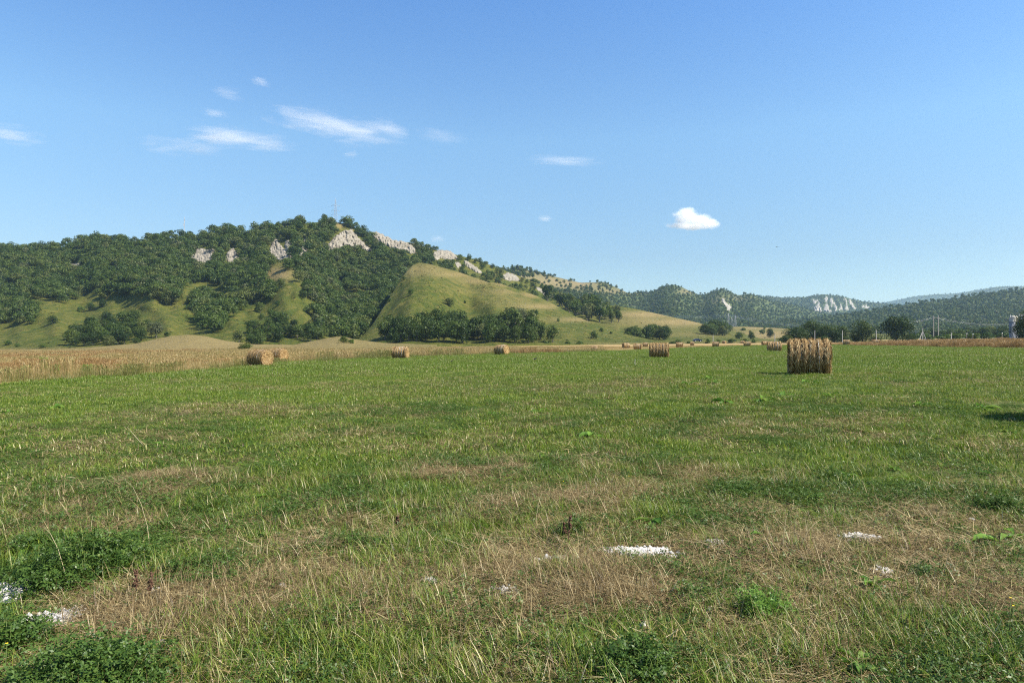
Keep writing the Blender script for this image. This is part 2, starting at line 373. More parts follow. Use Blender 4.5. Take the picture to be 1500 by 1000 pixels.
az = np.concatenate([np.linspace(-180, -62, 30)[:-1], np.linspace(-62, 62, 340), np.linspace(62, 180, 30)[1:-1]])
rr_ = np.concatenate([[.02, .6, 1.1], 1.5*1.026**np.arange(356)])
A, Rr = np.meshgrid(np.radians(az), rr_)
GX = Rr*np.sin(A); GY = Rr*np.cos(A); GZ = g0(GX, GY)
gm = mesh_np("field", np.stack([GX, GY, GZ], -1).reshape(-1, 3), grid_faces(len(rr_), len(az), True)[:, ::-1], M_ground, True,
             {"dry": dryness(GX, GY), "straw": straw_zone(GX, GY)})
tag(obj("field_ground", gm), "flat hay meadow with patchy green and dry ground", None, None, 'structure')

# ------------------------------------------------------------------ the hills
class Layer:
    """A hill: for each bearing a foot, a ridge and a back slope, with spurs and gullies in between."""
    def __init__(s, name, sky, d_base, d_ridge, step=5., rows=46, mat=M_hill, spurs=(), dry=(), seed=1, base_py=None, prof=.9, rough=.0, wood=0., label=None, back=.7):
        s.sx, s.sy = zip(*sky); s.bx, s.bd = zip(*d_base); s.rx, s.rd = zip(*d_ridge); s.spurs = spurs; s.seed = seed; s.bpy = base_py; s.prof = prof; s.rough = rough
        pxs = np.arange(s.sx[0], s.sx[-1]+.1, step); T = np.linspace(0, 1, rows)
        PX, TT = np.meshgrid(pxs, T); X, Y, Z = s.point_t(PX, TT)
        X0, Y0, Z0 = X[0]*.97, Y[0]*.97, Z[0]-12                 # skirt below the ground
        k = np.linspace(0, 1, 8)[1:, None]; dep = Y[-1]*(1+back*.35*k); zb = Z[-1]*(1-k**1.4)-5*k**2 - .04*Z[-1]*np.sin(k*3.14)
        u = (pxs-750)/1000.
        X = np.vstack([X0, X, u*dep]); Y = np.vstack([Y0, Y, dep]); Z = np.vstack([Z0, Z, zb])
        PY = 500-1000*(Z-CAMZ)/Y; PXX = np.tile(pxs, (X.shape[0], 1)); dv = np.zeros(X.shape)
        for (a, b, rx, ry, kk) in dry: dv += kk*np.exp(-(((PXX-a)/rx)**2+((PY-b)/ry)**2))
        me = mesh_np(name, np.stack([X, Y, Z], -1).reshape(-1, 3), grid_faces(X.shape[0], X.shape[1]), mat, True, {"dry": np.clip(dv, 0, 1), "wood": np.full(X.shape, wood)})
        s.o = tag(obj(name, me), label, None, None, 'structure')
    def skyy(s, px): return np.interp(px, s.sx, s.sy)
    def basey(s, px):
        u = (np.asarray(px, float)-750)/1000; d = np.interp(px, s.bx, s.bd)
        if s.bpy is not None: return np.full(np.shape(px), float(s.bpy))
        return 500-1000*(base_g(u*d, d)-CAMZ)/d
    def point_t(s, px, t):
        px = np.asarray(px, float); t = np.asarray(t, float); b = s.basey(px); k = s.skyy(px)
        py = b+(k-b)*t; d0 = np.interp(px, s.bx, s.bd); d1 = np.interp(px, s.rx, s.rd)
        hgt = np.clip((b-k)/60, 0, 1)
        d = d0+(d1-d0)*t**s.prof
        for (c, w, a, t0, tw) in s.spurs: d = d-a*np.exp(-((px-c)/w)**2)*np.exp(-((t-t0)/tw)**2)
        sc = (d1-d0)*.10*hgt
        d = d+sc*fbm(px/55., t*3+px/200., s.seed, 4)*np.clip(t*4, 0, 1)*np.clip((1.02-t)*3, .15, 1)
        u = (px-750)/1000.; return u*d, d, CAMZ+(500-py)/1000.*d
    def at(s, px, py):
        b = s.basey(px); k = s.skyy(px); t = (py-b)/(k-b); return s.point_t(px, t), t

far_ridge = Layer("distant_ridge", [(1000, 470), (1200, 452), (1280, 446), (1300, 442), (1340, 434), (1370, 431), (1400, 430), (1430, 425), (1460, 420), (1490, 419), (1520, 421), (1700, 428), (2000, 440), (2400, 452)],
    [(1000, 4600), (2400, 4600)], [(1000, 6000), (2400, 6000)], 6, 14, M_scrub, base_py=485, seed=4, label="hazy blue forested ridge on the far right horizon", back=.3)
far_hill = Layer("far_hill", [(800, 470), (1000, 455), (1080, 442), (1110, 433), (1150, 436), (1180, 435), (1205, 431), (1230, 433), (1260, 441), (1300, 445), (1330, 448), (1400, 460), (1500, 478)],
    [(800, 2300), (1500, 2300)], [(800, 3100), (1500, 3100)], 5, 24, M_scrub, base_py=484, seed=8, dry=[(1145, 434, 14, 3, .8)], label="far wooded hill with pale cliffs")
hill2 = Layer("middle_hill", [(560, 440), (640, 405), (745, 394), (760, 392), (800, 402), (850, 414), (885, 413), (905, 422), (922, 430), (935, 427), (948, 428), (956, 427), (966, 422), (977, 418), (988, 417), (998, 420), (1008, 425), (1018, 430), (1030, 432), (1040, 428), (1050, 425), (1060, 424), (1070, 427), (1078, 432), (1086, 432), (1094, 430), (1103, 431), (1114, 436), (1130, 441), (1160, 446), (1220, 462), (1300, 480)],
    [(560, 850), (900, 1050), (1300, 1500)], [(560, 1200), (760, 1250), (900, 1600), (1000, 1900), (1300, 2300)], 4, 34, M_scrub, base_py=486, seed=12,
    spurs=[(985, 26, 160, .7, .4), (1057, 22, 160, .7, .4), (1105, 22, 140, .7, .4), (930, 22, -120, .6, .4), (860, 30, 100, .6, .4)],
    dry=[(800, 410, 55, 10, .75), (850, 418, 40, 8, .8), (900, 427, 40, 5, .7), (1005, 427, 14, 5, .7), (780, 425, 30, 14, .6), (1050, 440, 14, 8, .5), (760, 400, 30, 8, .4), (1085, 437, 20, 4, .5)], label="middle hill range with scrub and woods")
right_hill = Layer("forested_right_hill", [(900, 490), (1050, 476), (1100, 472), (1140, 471), (1200, 466), (1260, 457), (1300, 451), (1350, 443), (1400, 437), (1450, 429), (1500, 423), (1700, 402), (2000, 390), (2500, 405)],
    [(900, 900), (1200, 720), (2500, 620)], [(900, 1300), (1200, 1400), (1500, 1500), (2500, 1300)], 6, 30, M_scrub, base_py=None, seed=16, wood=1, label="long hill covered with forest on the right")
main_hill = Layer("main_hill", [(-1400, 440), (-900, 400), (-500, 372), (-200, 362), (0, 362), (50, 366), (100, 361), (140, 352), (200, 355), (240, 347), (270, 351), (300, 345), (330, 338), (360, 344), (385, 333), (400, 335), (430, 329), (450, 327), (470, 325), (490, 325), (510, 328), (540, 343), (575, 353), (600, 355), (640, 366), (700, 381), (750, 400), (800, 420), (850, 445), (900, 468), (960, 486), (1050, 500)],
    [(-1400, 300), (0, 380), (200, 330), (400, 345), (700, 360), (900, 480), (1050, 620)], [(-1400, 620), (0, 690), (300, 680), (500, 700), (700, 740), (900, 760), (1050, 780)], 4, 70, M_hill, seed=2,
    spurs=[(415, 48, 34, .6, .33), (300, 34, -24, .5, .3), (515, 45, -60, .5, .35), (225, 45, 20, .45, .3), (150, 45, -12, .4, .3), (60, 55, 18, .4, .3), (-150, 70, 60, .5, .3), (-350, 60, -50, .5, .3), (350, 26, 8, .35, .25)],
    dry=[(412, 402, 22, 9, .9), (400, 398, 14, 12, .4), (497, 330, 8, 6, .9), (517, 341, 7, 5, .8), (100, 512, 200, 3, .6), (390, 402, 12, 8, .35), (590, 357, 30, 3, .6), (640, 365, 20, 3, .6), (660, 372, 14, 3, .5), (750, 405, 40, 6, .35), (120, 390, 8, 6, .7), (165, 392, 8, 6, .5)], label="steep main hill with woods, meadows and limestone cliffs")
spur2 = Layer("rear_meadow_spur", [(650, 430), (690, 420), (718, 413), (735, 416), (760, 424), (785, 433), (810, 445), (835, 459), (870, 476), (910, 492)], [(650, 420), (910, 430)], [(650, 560), (910, 520)], 4, 20, M_hill, seed=31, dry=[(740, 416, 30, 4, .9), (780, 432, 30, 4, .9), (810, 447, 20, 5, .7)], label="small pale meadow shoulder behind the green spur")
meadow_r = Layer("right_meadow_slope", [(740, 452), (790, 440), (850, 440), (880, 445), (925, 451), (970, 461), (1020, 472), (1060, 482), (1100, 491), (1150, 497.5)], [(740, 400), (1150, 400)], [(740, 640), (1000, 620), (1150, 560)], 4, 26, M_hill, seed=41,
    dry=[(960, 460, 60, 4, .95), (1010, 471, 40, 4, .9), (980, 474, 70, 9, .55), (1020, 490, 60, 4, .35), (930, 465, 40, 10, .35)], label="gentle dry meadow slope falling to the right")
field_r = Layer("pale_field_slope", [(980, 486), (1030, 480), (1085, 478), (1150, 481), (1200, 484), (1260, 488), (1340, 490)], [(980, 440), (1340, 440)], [(980, 760), (1340, 760)], 5, 16, M_hill, seed=47,
    dry=[(1120, 480, 60, 2.5, 1), (1105, 488, 50, 5, .7), (1150, 490, 40, 5, .6), (1200, 487, 60, 3, .8), (1100, 494, 60, 3, .8)], label="pale stubble field in the gap between the hills")
spur = Layer("green_meadow_spur", [(505, 508), (530, 493), (545, 476), (570, 437), (590, 404), (603, 389), (614, 384), (630, 387), (665, 396), (700, 408), (750, 426), (800, 447), (840, 462), (880, 477), (920, 490), (960, 499)],
    [(505, 330), (600, 300), (960, 330)], [(505, 350), (545, 400), (612, 520), (800, 480), (960, 390)], 4, 50, M_hill, seed=52,
    spurs=[(625, 30, 30, .75, .3), (760, 60, 22, .5, .4), (690, 24, -20, .55, .35), (655, 14, 10, .5, .3), (722, 14, 12, .45, .3), (800, 20, -12, .5, .3)],
    dry=[(625, 393, 30, 8, .65), (670, 402, 40, 5, .8), (700, 412, 30, 5, .8), (745, 427, 30, 5, .5), (800, 449, 50, 4, .85), (850, 468, 50, 4, .8), (760, 440, 40, 8, .3), (600, 400, 14, 8, .4), (700, 425, 60, 6, .2)], label="smooth green conical meadow spur in front of the hill")
knoll = Layer("dry_knoll", [(60, 513), (120, 510), (200, 503), (230, 496), (250, 492), (275, 490), (300, 492), (330, 499), (370, 504), (430, 505), (455, 500), (485, 494), (500, 492), (520, 497), (560, 502), (640, 505)], [(60, 170), (640, 170)], [(60, 290), (640, 290)], 5, 14, M_hill, seed=61,
    dry=[(300, 505, 500, 30, 1.)], label="low straw coloured rise at the foot of the hill")
# ------------------------------------------------------------------ trees
def crown_mesh(name, n, seed, W=9., H=8., leaf=.9, mat=None, lobes=11, lift=.2, tall=False, core=True):
    r = np.random.default_rng(seed)
    c = r.normal(size=(lobes, 3)); c /= np.linalg.norm(c, axis=1)[:, None]; c *= r.uniform(.25, .68, (lobes, 1))
    c[:, 2] = c[:, 2]*.85+.05
    if not tall: c[:2, :2] *= .3; c[0, 2] = .45
    rad = r.uniform(.30, .5, lobes)
    k = r.integers(0, lobes, n); v = r.normal(size=(n, 3)); v /= np.linalg.norm(v, axis=1)[:, None]
    v[:, 2] = np.where(r.random(n) < .45, np.abs(v[:, 2]), v[:, 2])
    P = c[k]+v*rad[k][:, None]*r.uniform(.72, 1.06, (n, 1))
    P[:, 2] = np.where(P[:, 2] < -.75, -.75+(P[:, 2]+.75)*.2, P[:, 2])
    sc = np.array([W/2*1.0, W/2*1.0, H/2]); P = P*sc+np.array([0, 0, lift+H*.43])
    nrm = v+r.normal(size=(n, 3))*.45; nrm /= np.linalg.norm(nrm, axis=1)[:, None]
    a = np.cross(nrm, r.normal(size=(n, 3))); a /= np.linalg.norm(a, axis=1)[:, None]; b = np.cross(nrm, a)
    s = leaf*r.uniform(.5, 1.15, (n, 1)); s2 = s*r.uniform(.45, .95, (n, 1))
    V = np.stack([P-a*s*.5, P-b*s2*.5+nrm*s*.08, P+a*s*.5, P+b*s2*.5+nrm*s*.08], 1).reshape(-1, 3)
    return mesh_np(name, V, np.arange(4*n).reshape(-1, 4), mat)
def trunk_mesh(name, seed, h, rad, W, mat, limbs=5):
    r = random.Random(seed); mb = MB()
    mb.tube([(0, 0, -.6), (0, 0, .3), (r.uniform(-.2, .2), r.uniform(-.2, .2), h*.35), (r.uniform(-.4, .4), r.uniform(-.4, .4), h*.75)], [rad*1.3, rad, rad*.75, rad*.3], 7)
    for i in range(limbs):
        a = 6.28*i/limbs+r.uniform(-.4, .4); z = h*r.uniform(.2, .45); L = W*r.uniform(.25, .38)
        mb.tube([(0, 0, z), (math.cos(a)*L*.5, math.sin(a)*L*.5, z+h*.15), (math.cos(a)*L, math.sin(a)*L, z+h*.28)], [rad*.5, rad*.35, rad*.12], 5)
    return mb.me(name, mat, True)
FAR_C = [crown_mesh("far_tree_crown", 720, 100+i, 10, 8.5, .82, M_tree, 9) for i in range(6)]
TINY_C = [crown_mesh("tiny_tree_crown", 170, 150+i, 10, 9, 1.7, M_tree, 7) for i in range(4)]
MID_C = [crown_mesh("tree_crown", 2000, 200+i, 10, 11, .66, M_tree if i % 2 else M_dark, 13, lift=-.9) for i in range(6)]
MID_T = [trunk_mesh("trunk", 220+i, 8, .3, 10, M_bark) for i in range(3)]
BIG_C = [crown_mesh("tree_crown", 6000, 300+i, 12, 13.5, .52, M_dark, 24, lift=-1.1) for i in range(3)]
TALL_C = [crown_mesh("tree_crown", 1500, 350+i, 7, 14, .75, M_tree, 16, tall=True, lift=1) for i in range(3)]
BUSH_C = [crown_mesh("bush_crown", 700, 400+i, 5, 4, .5, M_bush, 9, lift=-.3) for i in range(4)]
BUSH_T = [trunk_mesh("trunk", 260+i, 2.4, .09, 3, M_bark) for i in range(2)]
N_TREES = [0]
def tree(x, y, z, w, h, kind, name, label, group=None, cat='tree', trunk=True, tm=None):
    src, W, H = {'mid': (MID_C, 10, 9.9), 'big': (BIG_C, 12, 12), 'tall': (TALL_C, 7, 15), 'bush': (BUSH_C, 5, 3.7), 'far': (FAR_C, 9.5, 8.8)}[kind]
    cm = random.choice(src); rz = random.uniform(0, 6.28); N_TREES[0] += 1
    s = (w/W, w/W, h/H)
    if trunk:
        e = empty(name, (x, y, z-.1), rz); e.scale = s; tag(e, label, cat, group)
        obj("crown", cm, e); obj("trunk", tm or random.choice(BUSH_T if kind == 'bush' else MID_T), e); return e
    o = obj(name, cm, None, (x, y, z-.1)); o.rotation_euler = (0, 0, rz); o.scale = s
    return tag(o, label, cat, group)

def gn_scatter(name, P, rot, scale, idx, tint, protos, label, kind='stuff', tilt=None):
    """one object: points that carry instances of the given meshes"""
    P = np.asarray(P, np.float32); me = bpy.data.meshes.new(name); me.vertices.add(len(P)); me.vertices.foreach_set("co", P.ravel())
    def at(k, ty, v, f="value"):
        a = me.attributes.new(k, ty, 'POINT'); a.data.foreach_set(f, np.asarray(v).ravel())
    rv = np.zeros((len(P), 3), np.float32); rv[:, 2] = rot
    if tilt is not None: rv[:, :2] = tilt
    at("rotv", 'FLOAT_VECTOR', rv, "vector"); at("sclv", 'FLOAT_VECTOR', np.asarray(scale, np.float32), "vector")
    at("pick", 'INT', np.asarray(idx, np.int32)); at("tint", 'FLOAT', np.asarray(tint, np.float32))
    o = obj(name, me); tag(o, label, None, None, kind)
    col = bpy.data.collections.new(name+"_sources")
    for i, pm in enumerate(protos):
        q = bpy.data.objects.new("%s_source_%02d" % (name, i), pm); col.objects.link(q)
    ng = bpy.data.node_groups.new(name, 'GeometryNodeTree')
    ng.interface.new_socket("Geometry", in_out='INPUT', socket_type='NodeSocketGeometry'); ng.interface.new_socket("Geometry", in_out='OUTPUT', socket_type='NodeSocketGeometry')
    gi = ng.nodes.new("NodeGroupInput"); go = ng.nodes.new("NodeGroupOutput"); ip = ng.nodes.new("GeometryNodeInstanceOnPoints")
    ci = ng.nodes.new("GeometryNodeCollectionInfo"); ci.inputs["Collection"].default_value = col; ci.inputs["Separate Children"].default_value = True; ci.inputs["Reset Children"].default_value = True
    def na(k, ty):
        q = ng.nodes.new("GeometryNodeInputNamedAttribute"); q.data_type = ty; q.inputs["Name"].default_value = k; return q.outputs["Attribute"]
    L = ng.links.new
    L(gi.outputs[0], ip.inputs["Points"]); L(ci.outputs[0], ip.inputs["Instance"]); ip.inputs["Pick Instance"].default_value = True
    L(na("pick", 'INT'), ip.inputs["Instance Index"]); L(na("sclv", 'FLOAT_VECTOR'), ip.inputs["Scale"])
    e2r = ng.nodes.new("FunctionNodeEulerToRotation"); L(na("rotv", 'FLOAT_VECTOR'), e2r.inputs[0]); L(e2r.outputs[0], ip.inputs["Rotation"])
    L(ip.outputs[0], go.inputs[0])
    md = o.modifiers.new("scatter", 'NODES'); md.node_group = ng; return o

# limestone outcrops: outline polygons as seen on the hill
ROCKS = [
 ("pale limestone outcrop in the woods left of the summit, larger of the two there", [(278, 375), (285, 370), (288, 364), (296, 363), (303, 365), (312, 363), (315, 372), (317, 379), (312, 385), (300, 388), (290, 388), (280, 382)], 3.5),
 ("small upright limestone outcrop in the woods, just right of the larger outcrop", [(331, 380), (332, 371), (336, 364), (342, 363), (348, 368), (350, 376), (347, 383), (340, 385), (333, 384)], 3.5),
 ("pointed limestone crag above the tip of the lower left meadow", [(393, 371), (397, 358), (400, 346), (404, 346), (408, 355), (413, 361), (418, 366), (428, 372), (429, 378), (418, 380), (408, 381), (399, 377)], 4.5),
 ("narrow limestone crag right of the pointed crag", [(419, 352), (423, 351), (427, 360), (429, 374), (424, 376), (418, 370), (417, 360)], 3.5),
 ("slim limestone fin with a forked top left of the big summit cliff", [(436, 378), (441, 366), (442, 355), (446, 350), (450, 347), (451, 362), (448, 376), (442, 380)], 3.5),
 ("largest limestone cliff just below the summit with the pylon", [(478, 370), (481, 358), (488, 348), (497, 341), (506, 337), (514, 336), (520, 341), (528, 350), (537, 359), (546, 366), (545, 370), (535, 367), (526, 362), (515, 364), (508, 361), (500, 365), (492, 368), (484, 372)], 6.),
 ("long limestone cliff band slanting down right of the summit cliff", [(543, 341), (550, 339), (557, 342), (568, 347), (576, 351), (590, 353), (600, 357), (608, 362), (611, 370), (603, 372), (590, 368), (575, 364), (560, 357), (547, 350)], 5.),
 ("low rounded limestone cliff on the ridge behind the green spur", [(632, 376), (636, 369), (644, 366), (654, 366), (664, 370), (671, 378), (664, 381), (655, 379), (645, 380), (636, 381)], 4.),
 ("slanting limestone slab on the ridge right of the rounded cliff", [(679, 381), (686, 383), (697, 391), (706, 398), (708, 402), (700, 400), (690, 394), (681, 388)], 3.5),
 ("greyish limestone crag on the ridge descending to the right", [(736, 404), (742, 399), (750, 400), (757, 404), (763, 411), (757, 412), (747, 411), (738, 409)], 3.),
]
def outcrop(label, poly, prot, layer=main_hill, mat=M_rock, stp=.9, name="limestone_outcrop", shift=0, base=None):
    poly = [(a, b+shift) for a, b in poly]; P = np.array(poly); x0, y0 = P.min(0)-2; x1, y1 = P.max(0)+2
    px, py = np.meshgrid(np.arange(x0, x1, stp), np.arange(y0, y1, stp))
    seg = np.full(px.shape, 1e9)
    for i in range(len(P)):
        a = P[i]; b = P[(i+1) % len(P)]; ab = b-a; t = np.clip(((px-a[0])*ab[0]+(py-a[1])*ab[1])/(ab@ab), 0, 1)
        seg = np.minimum(seg, np.hypot(px-a[0]-t*ab[0], py-a[1]-t*ab[1]))
    ins = inpoly(px, py, poly); sd = np.where(ins, seg, -seg)+fbm(px/3., py/3., 77, 3)*1.6
    (X, Y, Z), T = layer.at(px, py)
    rid = 1-1.6*np.abs(fbm(px/3.2, py/7., 78, 4)); pr = np.clip(sd/2.5, -1, 1)*(.45+.75*rid**2)*prot + fbm(px/1.5, py/2.2, 79, 3)*prot*.6
    keep = sd > -.7; d = Y-pr-.3; u = (px-750)/1000
    d = np.where(keep, d, d+1)
    V = np.stack([u*d, d, CAMZ+(500-py)/1000*d+.12*pr], -1)
    # rear sheet closes the rock inside the hill
    V2 = V+np.array([0, prot+5, -1.]); n = px.size; F = grid_faces(*px.shape)
    kf = keep.ravel()[F].all(1); F = F[kf]
    ed = {}
    for f in F:
        for i in range(4):
            e = (f[i], f[(i+1) % 4]); 
            if (e[1], e[0]) in ed: del ed[(e[1], e[0])]
            else: ed[e] = 1
    side = np.array([[a, a+n, b+n, b] for a, b in ed])
    allF = np.concatenate([F, F[:, ::-1]+n, side]); used = np.unique(allF); mp = np.full(2*n, -1); mp[used] = np.arange(len(used))
    me = mesh_np(name, np.concatenate([V.reshape(-1, 3), V2.reshape(-1, 3)])[used], mp[allF], mat)
    return tag(obj(name, me), label, 'cliff')
for lab, poly, pr in ROCKS: outcrop(lab, poly, pr)
# small bare scars
SCARS = [("small earthy rock scar in the woods near the left ridge", [(101, 392), (107, 386), (118, 384), (119, 389), (110, 393), (106, 397)]), ("tiny rock scar in the woods between the left scar and the twin outcrops", [(166, 388), (172, 385), (175, 391), (170, 393)]),
 ("small pale scar below the slanting slab on the descending ridge", [(664, 384), (672, 383), (678, 390), (670, 392)]), ("thin pale rock strip at the tail of the descending ridge", [(782, 418), (790, 420), (800, 428), (806, 433), (798, 432), (788, 425)])]
for lab, poly in SCARS: outcrop(lab, poly, 1.5)
def pinnacles(name, label, layer, items, seed):
    r = random.Random(seed); e = None
    for (px, pb, h, w) in items:
        (X, Y, Z), T = layer.at(np.array([float(px)]), np.array([float(pb)])); s = float(Y[0])/1000; X, Y, Z = float(X[0]), float(Y[0])-5, float(Z[0])
        if e is None: e = tag(empty(name, (X, Y, Z)), label, 'cliff'); O = (X, Y, Z)
        nr, nc = 13, 11; lean = r.uniform(-.25, .25)*w*s; vv = []; a0 = r.uniform(0, 6)
        for i in range(nr):
            t = i/(nr-1)
            for k in range(nc):
                a = 6.283*k/nc; col = 1+.35*math.sin(a*3+a0)+r.uniform(-.22, .22); q = w*s*.5*(1-t**.75*.86)*col*(1.15-.3*(i % 3)/3)
                vv.append((X-O[0]+math.cos(a)*q+lean*t, Y-O[1]+math.sin(a)*q*.8, Z-O[2]-.15*h*s+t*h*s*1.15*(1-.12*(col < 1))+r.uniform(-.03, .03)*h*s))
        vv.append((X-O[0]+lean, Y-O[1], Z-O[2]+h*s*1.03)); m = nr*nc
        obj("rock_tower", mesh_np("rock_tower", vv, [grid_faces(nr, nc, True), np.array([[m-nc+k, m-nc+(k+1) % nc, m] for k in range(nc)])], M_rock_far), e)
    return e
FARC = [(1185, 458, 5, 8), (1191, 458, 7, 7), (1187, 439, 4, 4), (1192, 446, 9, 5), (1199, 458, 24, 14), (1206, 443, 9, 5), (1213, 457, 25, 15), (1218, 446, 12, 6), (1222, 450, 12, 6), (1226, 455, 16, 8), (1232, 455, 13, 8), (1237, 447, 11, 5), (1241, 454, 20, 9), (1246, 446, 11, 7), (1252, 453, 11, 7), (1259, 452, 4, 4), (1267, 452, 9, 8), (1271, 452, 5, 10)]
FAR_ROCKS = [("leftmost white cliff tower on the far hill, with a wide foot", far_hill, [(1185, 458), (1191, 452), (1194, 449), (1197, 444), (1198.5, 441), (1195, 444), (1192, 445), (1190, 438), (1195, 440), (1198, 438), (1201, 446), (1203, 450), (1203.5, 457), (1195, 458.5)]),
 ("second white cliff tower from the left on the far hill, hooked at its top", far_hill, [(1206, 456), (1208, 450), (1209, 443), (1208, 438), (1210, 434.8), (1214, 435), (1212.5, 439), (1212, 445), (1214, 448), (1216.5, 454), (1218.5, 456), (1213, 457)]),
 ("forked slanting white cliff on the far hill, third from the left", far_hill, [(1215, 437), (1219, 437), (1222, 442), (1225, 448), (1228, 454), (1223, 455), (1222, 449), (1219.5, 445), (1219, 449), (1217, 448), (1217, 442)]),
 ("small slim white cliff left of the tallest middle spike on the far hill", far_hill, [(1228, 454), (1230.5, 449), (1230.5, 443), (1233, 444), (1234, 451), (1235.5, 454)]),
 ("cream coloured spike with a triangular foot on the far hill", far_hill, [(1237, 454), (1239.5, 448), (1239, 441), (1236, 438), (1237, 436.5), (1240.5, 437), (1241.5, 446), (1243.5, 453.5)]),
 ("white cliff slanting right on the far hill, right of the cream spike", far_hill, [(1243, 438), (1246, 438), (1248.5, 443), (1251.5, 448), (1254, 452.5), (1251, 453), (1248, 448), (1246, 445), (1243, 443)]),
 ("small isolated white pinnacles at the right end of the far cliff row", far_hill, [(1261.5, 450.5), (1264.5, 445), (1266, 447), (1267.5, 448), (1269, 445), (1271, 449), (1274, 450), (1268, 451.5)]),
 ("bright two-pronged rock needle on the middle hill above the pylons", hill2, [(1057.5, 438), (1061, 437.5), (1063, 443), (1066.5, 446), (1069, 444), (1070.5, 450), (1069, 455.5), (1065, 453), (1062, 448), (1059, 444)])]
for lab, lay, poly in FAR_ROCKS: outcrop(lab, poly, 13. if lay is far_hill else 9., lay, M_rock_far, .55, "limestone_cliff")

# forests ------------------------------------------------------------------
rock_polys = [[(a, b) for a, b in p] for _, p, _ in ROCKS]+[p for _, p in SCARS]
def near_rock(px, py, down=9):
    r = np.zeros(px.shape, bool)
    for p in rock_polys:
        for dy in (0, down*.5, down): r |= inpoly(px, py-dy, p)
    return r
FOREST = [
 [(-1200, 250), (407, 250), (407, 384), (396, 395), (382, 408), (394, 418), (402, 428), (398, 442), (385, 440), (366, 448), (352, 456), (338, 468), (326, 478), (316, 488), (302, 484), (290, 478), (288, 462), (282, 456), (276, 444), (286, 434), (302, 438), (318, 439), (330, 436), (329, 415), (318, 420), (300, 412), (275, 420), (262, 425), (262, 446), (238, 447), (228, 440), (215, 436), (198, 437), (172, 434), (150, 441), (135, 428), (118, 431), (108, 446), (75, 444), (60, 439), (45, 437), (40, 452), (56, 458), (54, 474), (20, 478), (-30, 482), (-200, 470), (-500, 478), (-1200, 480)],
 [(407, 250), (1100, 250), (1100, 500), (540, 500), (470, 497), (462, 486), (470, 478), (455, 468), (470, 450), (452, 436), (440, 420), (434, 401), (420, 392), (407, 384)],
]
def jitgrid(x0, x1, y0, y1, sx, sy):
    a, b = np.meshgrid(np.arange(x0, x1, sx), np.arange(y0, y1, sy)); a = a+rng.uniform(-.5, .5, a.shape)*sx; b = b+rng.uniform(-.5, .5, b.shape)*sy
    return a.ravel(), b.ravel()
px, py = jitgrid(-900, 960, 322, 500, 7.2, 3.7)
ins = (inpoly(px, py-1, FOREST[0]) | inpoly(px, py-2, FOREST[1])) & (py > main_hill.skyy(px)+.5) & (py < main_hill.basey(px)-2) & ~near_rock(px, py)
ins &= ~((px > 446) & (px < 470) & (py < 338)) & ~((px > 492) & (px < 503) & (py < 341)) & ~((px > 514) & (px < 520) & (py < 347))
ins &= ~((px > 560) & (py < main_hill.skyy(px)+3) & (rng.random(px.shape) < .5))
thin = (fbm(px/16, py/8, 88, 2) > .34-.25*(py > 415)) & (px < 560); ins &= ~thin | (rng.random(px.shape) < .35)
ins &= ~((px > 640) & (rng.random(px.shape) < .25))
px, py = px[ins], py[ins]; (X, Y, Z), T = main_hill.at(px, py)
n = len(px); w = rng.uniform(.85, 1.65, n)*np.interp(px, [560, 680], [1, .62])
small = np.zeros(n, bool)
S = np.stack([w*rng.uniform(.9, 1.1, n), w*rng.uniform(.9, 1.1, n), w**.7*rng.uniform(.8, 1.1, n)], 1)
# hidden behind the meadow spur: drop
hid = (py > spur.skyy(px)+7) & (px > 515) & (px < 955)
X, Y, Z, S, px, py = X[~hid], Y[~hid], Z[~hid], S[~hid], px[~hid], py[~hid]; n = len(px)
# the largest shown (lowest rows at the edges of the woods inside the frame) are individuals
score = S[:, 0]/Y + (py-400)*1e-5; infr = (px > 5) & (px < 760)
order = np.argsort(-np.where(infr, score, -1)); n_ind = 60
ind = order[:n_ind]; rest = np.ones(n, bool); rest[ind] = False
for i in ind:
    region = ("round leafy tree in the woods on the left slopes of the main hill", "trees in the woods on the left slopes") if px[i] < 400 else ("round leafy tree in the dense ravine woods below the summit cliff", "trees in the ravine woods")
    tree(X[i], Y[i], Z[i], 9.5*S[i, 0], 8.8*S[i, 2], 'far', "forest_tree", region[0], region[1], trunk=False)
gn_scatter("hill_forest", np.stack([X, Y, Z-.3], 1)[rest], rng.uniform(0, 6.28, n)[rest], S[rest], rng.integers(0, 6, n)[rest], np.zeros(rest.sum()), FAR_C, "dense deciduous forest covering the upper main hill")

